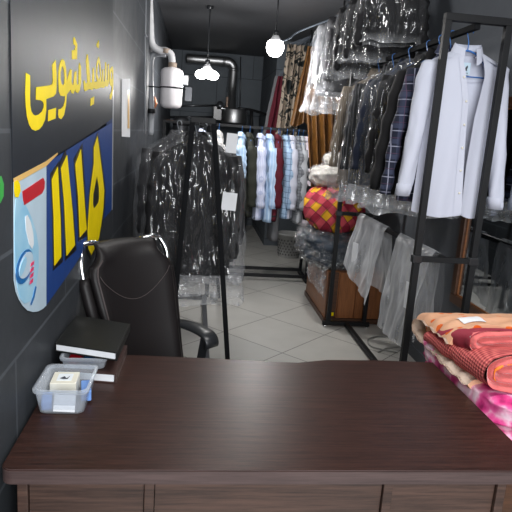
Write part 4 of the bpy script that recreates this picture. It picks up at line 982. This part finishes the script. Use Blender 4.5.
def spiral_roll(label, x0, x1, zc, hz, yn, yf, m_out, m_in, seed, turns=1.7, slope=0, taper=0, arc_r=(.5, .64), arc_a=(.6, 3.7)):
    t = thing('rolled_blanket', label, 'blanket', ((x0 + x1) / 2, (yn + yf) / 2, zc - hz), 0, gb)
    cxr, hx = (x0 + x1) / 2, (x1 - x0) / 2
    sgp = lambda v, p: math.copysign(abs(v) ** p, v)
    def rim(a, r, v):
        k = 1 - taper * v
        c, s_ = sgp(math.cos(a), .62), sgp(math.sin(a), .8)
        # the section is wide and flat: keep the layer thickness even by shrinking the width as much as the height
        return cxr + c * (hx - hz * (1 - r)) * (1 if r > .02 else r * 50), zc + s_ * hz * r * k - slope * v * (yf - yn)
    NA, NY = 96, 22
    bm = B(); rings = []
    for j in range(NY + 1):
        v = j / NY; e = 1 - .05 * max(0, 1 - v * 9) ** 2; ring = []
        for i in range(NA):
            a = 2 * PI * i / NA; x, z = rim(a, e, v); w = .006 * fbm(x * 8 + seed, v * 5, z * 8, 3)
            ring.append(bm.verts.new((x + w, yn + .004 + (yf - yn) * v + (.008 * noise.noise(Vector((a * 2, seed, 1))) if j == 0 else 0), z + w)))
        rings.append(ring)
    skin(bm, rings, False, True); sh = link('rolled_cloth', bm, m_out, t, True, world=True)
    bm = B(); NR = 26; rings = []
    for q in range(NR + 1):
        r = 1 - q / NR * .97; ring = []
        for i in range(NA):
            a = 2 * PI * i / NA; x, z = rim(a, r * .965, 0)
            f = (r * turns + a / (2 * PI)) % 1.0
            bulge = math.sin(PI * f) ** .55
            y = yn + .022 - .034 * bulge + .007 * fbm(x * 14, z * 14, seed, 3) + .012 * (1 - r)
            ring.append(bm.verts.new((x, y, z + .004 * noise.noise(Vector((x * 9, seed, z * 9))))))
        rings.append(ring)
    skin(bm, rings, False, True)
    for f in bm.faces:
        pass
    link('spiral_end', bm, m_in, t, True, world=True)
    bm = B(); pts = []
    for i in range(15):
        a = arc_a[0] + (arc_a[1] - arc_a[0]) * i / 14; x, z = rim(a, (arc_r[0] + arc_r[1]) / 2, 0); pts.append(Vector((x, yn - .008 + .006 * noise.noise(Vector((a * 3, seed, 2))), z)))
    tube(bm, pts, [.002] + [.5 * hz * (arc_r[1] - arc_r[0]) * (.7 + .5 * math.sin(i)) for i in range(13)] + [.002], 8); link('orange_edge', bm, 'orange_trim', t, True, world=True)
    return t
r2 = spiral_roll('coral corduroy blanket rolled below the smaller coral roll', .998, 1.27, .868, .068, 1.69, 2.2, 'cord', 'coral', 1, 1.9, slope=.12, taper=.5)
r1 = spiral_roll('smaller coral plush roll with dark rose outside on top of the bedding', 1.006, 1.29, .922, .05, 1.83, 2.1, 'rose', 'coral', 6, 1.6, slope=.28, arc_r=(.35, .55), arc_a=(-2.4, -.6))

# ------------------------------------------------------------------ things on the desk
def book(label, corners, zb, th, cover, rz_=0, rounded=False):
    fl, bl_, br, fr = [Vector((c[0], c[1], 0)) for c in corners]
    t = thing('ledger_book', label, 'book', ((fl.x + br.x) / 2, (fl.y + br.y) / 2, zb), 0, 'ledgers on the desk')
    def slabp(z0, z1, ins, m, nm, bev=.003):
        c_ = (fl + bl_ + br + fr) / 4; pts = []
        for p in (fl, fr, br, bl_): d = (c_ - p).normalized(); pts.append(p + d * ins + Vector((0, 0, z0)))
        bm = B(); prism(bm, pts, (0, 0, z1 - z0)); bmesh.ops.bevel(bm, geom=bm.edges[:], offset=bev, segments=2, affect='EDGES'); return link(nm, bm, m, t, world=True)
    slabp(zb, zb + .004, 0, cover, 'back_cover', .0015); slabp(zb + th - .004, zb + th, 0, cover, 'front_cover', .0015)
    slabp(zb + .004, zb + th - .004, .006, 'paper', 'page_block', .001)
    bm = B(); bar(bm, fr.lerp(br, .0) + Vector((0, 0, zb + th / 2)), br + Vector((0, 0, zb + th / 2)), th, .006, .0015, up=(1, 0, 0)) if False else prism(bm, [fr + Vector((0, 0, zb)), br + Vector((0, 0, zb)), br + Vector((0, 0, zb + th)), fr + Vector((0, 0, zb + th))], (.004, 0, 0)); link('spine', bm, cover, t, world=True)
    return t
bb = book('brown covered book under the black ledger on the desk', [(-.43, 1.83), (-.43, 2.08), (-.23, 2.07), (-.236, 1.805)], .75, .034, 'brown_cover')
# dark tub behind
def tub(label, x0, x1, y0, y1, z0, z1, m, taper=.012):
    t = thing('plastic_tub', label, 'container', ((x0 + x1) / 2, (y0 + y1) / 2, z0), 0, 'plastic tubs on the desk')
    def rr(ins, z, r=.02):
        pts = []
        for (cx_, cy_, a0) in ((x1 - ins - r, y1 - ins - r, 0), (x0 + ins + r, y1 - ins - r, PI / 2), (x0 + ins + r, y0 + ins + r, PI), (x1 - ins - r, y0 + ins + r, 1.5 * PI)):
            pts += [(a, b, z) for a, b in arc(cx_, cy_, r, a0, a0 + PI / 2, 5)]
        return pts
    bm = B(); rings = []
    for ins, z in ((taper + .004, z0), (taper, z0 + .004), (.003, z1 - .012), (.003, z1), (.005, z1), (taper + .003, z0 + .006)): rings.append([bm.verts.new(p) for p in rr(ins, z)])
    skin(bm, rings, True, True); link('tub_wall', bm, m, t, True, world=True)
    bm = B(); rings = [[bm.verts.new(p) for p in rr(i, z)] for i, z in ((.003, z1 - .01), (-.003, z1 - .01), (-.004, z1 + .001), (.005, z1 + .001))]; skin(bm, rings + [rings[0]] if False else rings); link('rim', bm, m, t, True, world=True)
    return t
tub('clear plastic tub with a soap box and cards on the desk', -.44, -.286, 1.578, 1.768, .75, .83, 'clear')
tt = thing('soap_box', 'ivory soap box inside the clear tub', 'box', (-.376, 1.7, .756))
bm = B(); box(bm, (-.376, 1.71, .787), (.078, .085, .052), Matrix.Rotation(.05, 3, 'Z'), .002); link('carton', bm, 'ivory', tt, world=True)
bm = B(); box(bm, (-.376, 1.71, .8135), (.045, .05, .001), Matrix.Rotation(.05, 3, 'Z')); lbx = link('printed_panel', bm, 'white_vinyl', tt, world=True)
bm = B(); prism(bm, [(-.39, 1.70, .8142), (-.378, 1.715, .8142), (-.37, 1.70, .8142), (-.362, 1.718, .8142), (-.366, 1.695, .8142), (-.38, 1.694, .8142)], (0, 0, .0006)); link('printed_leaf', bm, 'ink', tt, world=True)
bm = B(); box(bm, (-.352, 1.592, .787), (.062, .002, .056), Matrix.Rotation(-.12, 3, 'X') @ Matrix.Rotation(.04, 3, 'Y')); o = link('price_card', bm, 'paper', None); tag(o, 'white paper card leaning inside the front of the clear tub', 'card')
for i, (x, y, w, d_, h_, lb) in enumerate(((-.412, 1.63, .03, .06, .03, 'pale blue card packet at the left inside the clear tub'), (-.31, 1.70, .03, .08, .035, 'pale blue packet at the right inside the clear tub'))):
    bm = B(); box(bm, (x, y, .757 + h_ / 2), (w, d_, h_), Matrix.Rotation(.2, 3, 'Z'), .003); o = link('card_packet', bm, 'blue_stuff', None); tag(o, lb, 'packet')
tub('smoky plastic tub holding blue and red items under the black ledger', -.42, -.27, 1.83, 1.98, .785, .825, 'clear_dark', .006)
for x, m, lb in ((-.38, 'red', 'red item inside the smoky tub under the ledger'), (-.33, 'bottle_deep', 'blue item inside the smoky tub under the ledger')):
    bm = B(); box(bm, (x, 1.9, .801), (.04, .08, .022), None, .004); o = link('packet', bm, m, None); tag(o, lb, 'packet')
book('large black ledger on top of the book stack on the desk', [(-.448, 1.88), (-.437, 2.185), (-.224, 2.105), (-.234, 1.812)], .828, .03, 'ledger')

# ------------------------------------------------------------------ office chair
f_ = Vector((.69, -.72, 0)).normalized(); l_ = Vector((.72, .69, 0)).normalized(); bc_ = Vector((-.30, 2.565, 0))
ch = thing('office_chair', 'black leather office chair with chrome frame behind the desk', 'chair', (bc_.x + f_.x * .2, bc_.y + f_.y * .2, 0))
def cp(a, f, z): return bc_ + l_ * a + f_ * f + Vector((0, 0, z))
def backp(u, v, off):
    # u 0..1 across, v 0 top .. 1 bottom
    s = (u - .5) * 2; z = 1.09 - .64 * v
    hw = interp([(0, .158), (-.07, .16), (-.11, .178), (-.15, .215), (-.22, .22), (-.6, .195), (-.85, .172), (-1, .14)], -v)[0]
    curve = .05 * s * s + .21 * (max(0, v) ** 1.1) - .02 * math.sin(v * PI) - .05 * (1 - v) ** 6
    zt = z
    return cp(hw * s, curve + off, zt)
bm = B()
N1, N2 = 28, 34; g1 = [[None] * (N1 + 1) for _ in range(N2 + 1)]; g2 = [[None] * (N1 + 1) for _ in range(N2 + 1)]
for j in range(N2 + 1):
    for i in range(N1 + 1):
        u, v = i / N1, j / N2; e = (min(1, min(u, 1 - u) * 9) ** .5) * (min(1, min(v, 1 - v) * 12) ** .5)
        g1[j][i] = bm.verts.new(backp(u, v, .012 + .028 * e)); g2[j][i] = bm.verts.new(backp(u, v, -.012 - .018 * e))
for j in range(N2):
    for i in range(N1):
        bm.faces.new((g1[j][i], g1[j][i + 1], g1[j + 1][i + 1], g1[j + 1][i])); bm.faces.new((g2[j][i], g2[j + 1][i], g2[j + 1][i + 1], g2[j][i + 1]))
per = [(0, i) for i in range(N1)] + [(j, N1) for j in range(N2)] + [(N2, i) for i in range(N1, 0, -1)] + [(j, 0) for j in range(N2, 0, -1)]
for (a, b), (c, d) in zip(per, per[1:] + per[:1]): bm.faces.new((g1[a][b], g1[c][d], g2[c][d], g2[a][b]))
bk_ = link('backrest', bm, 'leather', ch, True, world=True)
def stitchline(pts, nm='stitching', r=.0016):
    bm = B(); tube(bm, [backp(u, v, .042) for u, v in pts], r, 6); bm.transform(Matrix.Translation(ch.location).inverted()); return link(nm, bm, 'stitch', bk_, True)
stitchline([(.06 + .88 * i / 24, .19 + .2 * math.sin(PI * i / 24) ** .8) for i in range(25)])
for u in (.05,):
    bm = B(); tube(bm, [backp(u, .1 + .85 * i / 20, .03) for i in range(21)], .004, 6); bm.transform(Matrix.Translation(ch.location).inverted()); link('zip_piping', bm, 'stitch', bk_, True)
for s in (-1, 1):
    P = [backp(.5 + s * .36, .015, -.02), backp(.5 + s * .52, -.005, -.02), cp(s * .21, -.02, 1.085), cp(s * .232, .01, 1.035), cp(s * .236, .03, .96), cp(s * .225, .09, .8), cp(s * .205, .15, .6), cp(s * .19, .2, .46)]
    bm = B(); tube(bm, smoothpath(P, 5), .012, 12); link('chrome_tube', bm, 'chrome', ch, True, world=True)
    if s < 0 or s > 0:
        bm = B(); tube(bm, smoothpath([cp(s * .235, .03, .95), cp(s * .225, .085, .8), cp(s * .205, .145, .6), cp(s * .19, .19, .48)], 5), .026, 12); link('leather_sleeve', bm, 'leather', ch, True, world=True)
# seat
bm = B()
def seatp(u, v): return None
c = cp(0, .36, .47); rot = Matrix((l_, f_, Vector((0, 0, 1)))).transposed()
blob(bm, (0, 0, 0), (.25, .25, .05), 4.5, .01, 3, 2); bm.transform(Matrix.Translation(c) @ rot.to_4x4()); link('seat', bm, 'leather', ch, True, world=True)
for s in (-1, 1):
    # arm pad: flat band that rolls over at the front
    cl = [(.02, .645), (.1, .675), (.2, .685), (.29, .68), (.33, .665), (.345, .64), (.342, .622)]
    cl = smoothpath([Vector((a, z, 0)) for a, z in cl], 5); bm = B(); rings = []
    for k, q in enumerate(cl):
        tq = (cl[min(k + 1, len(cl) - 1)] - cl[max(k - 1, 0)]).normalized(); nq = Vector((-tq.y, tq.x, 0)); ring = []
        for ww, hh in ((-.038, -.009), (-.042, 0), (-.038, .009), (.038, .009), (.042, 0), (.038, -.009)):
            p2 = q + nq * hh; ring.append(bm.verts.new(cp(s * .262 + ww, p2.x - .02, p2.y - .01)))
        rings.append(ring)
    skin(bm, rings, True, True); ap = link('arm_pad', bm, 'plastic_black', ch, True, world=True)
    for (a0, z0, a1, z1) in ((.09, .66, .14, .44), (.3, .665, .27, .44)):
        bm = B(); bar(bm, cp(s * .262, a0 - .02, z0 - .01), cp(s * .255, a1 - .02, z1), .04, .014); link('arm_support', bm, 'plastic_black', ch, world=True)
    bm = B(); bar(bm, cp(s * .28, .12, .45), cp(s * .28, .29, .45), .03, .02); link('arm_base', bm, 'plastic_black', ch, world=True)
bm = B(); bar(bm, cp(-.27, .2, .43), cp(.27, .2, .43), .05, .02); link('under_bar', bm, 'plastic_black', ch, world=True)
c0 = cp(0, .36, 0)
bm = B(); tube(bm, [c0 + Vector((0, 0, .08)), c0 + Vector((0, 0, .43))], .028, 14); link('gas_column', bm, 'chrome', ch, True, world=True)
for k in range(5):
    a = 2 * PI * k / 5 + .7; e = c0 + Vector((math.cos(a) * .23, math.sin(a) * .23, .07)); 
    bm = B(); bar(bm, c0 + Vector((0, 0, .1)), e, .045, .03, .006); l = link('base_arm', bm, 'plastic_black', ch, world=True)
    bm = B(); w = Vector((-math.sin(a), math.cos(a), 0)); tube(bm, [e + Vector((0, 0, -.04)) - w * .02, e + Vector((0, 0, -.04)) + w * .02], .03, 16); link('caster', bm, 'plastic_black', ch, True, world=True)

# ------------------------------------------------------------------ light
def lamp(name, typ, loc, energy, size=.1, rot=None, color=(1, 1, 1), sy=None):
    d = bpy.data.lights.new(name, typ); d.energy = energy; d.color = color
    if typ == 'AREA':
        d.size = size
        if sy: d.shape = 'RECTANGLE'; d.size_y = sy
    else: d.shadow_soft_size = size
    o = bpy.data.objects.new(name, d); COL.objects.link(o); o.location = loc
    if rot: o.rotation_euler = rot
    return o
lamp('shop_front_daylight', 'AREA', (.5, -1.6, 2.0)  , 132, 2.2, (math.radians(80), 0, 0), (.97, .985, 1), 1.7)
lamp('ceiling_lamp_front', 'POINT', (.25, 3.7, 2.74), 24, .16, None, (1, .98, .96))
lamp('near_bulb_light', 'POINT', QB + Vector((0, 0, -.14)), 46, .06, None, (1, .98, .96))
lamp('added_desk_fill', 'AREA', (.75, 1.3, 2.86), 34, 1.2, (0, 0, 0), (1, .985, .97), .6)  # fill light added above the desk to brighten desk, sign wall and bedding
lamp('far_bulb_light', 'POINT', QC + Vector((0, 0, -.16)), 30, .06, None, (1, .98, .96))
w = bpy.data.worlds.new('world'); scn.world = w; w.use_nodes = True
w.node_tree.nodes['Background'].inputs[0].default_value = (.8, .9, 1, 1); w.node_tree.nodes['Background'].inputs[1].default_value = .5
scn.view_settings.view_transform = 'Standard'; scn.view_settings.look = 'None'; scn.view_settings.exposure = .2
scn.cycles.transparent_max_bounces = 32; scn.cycles.max_bounces = 8
try: scn.cycles.use_denoising = True
except Exception: pass
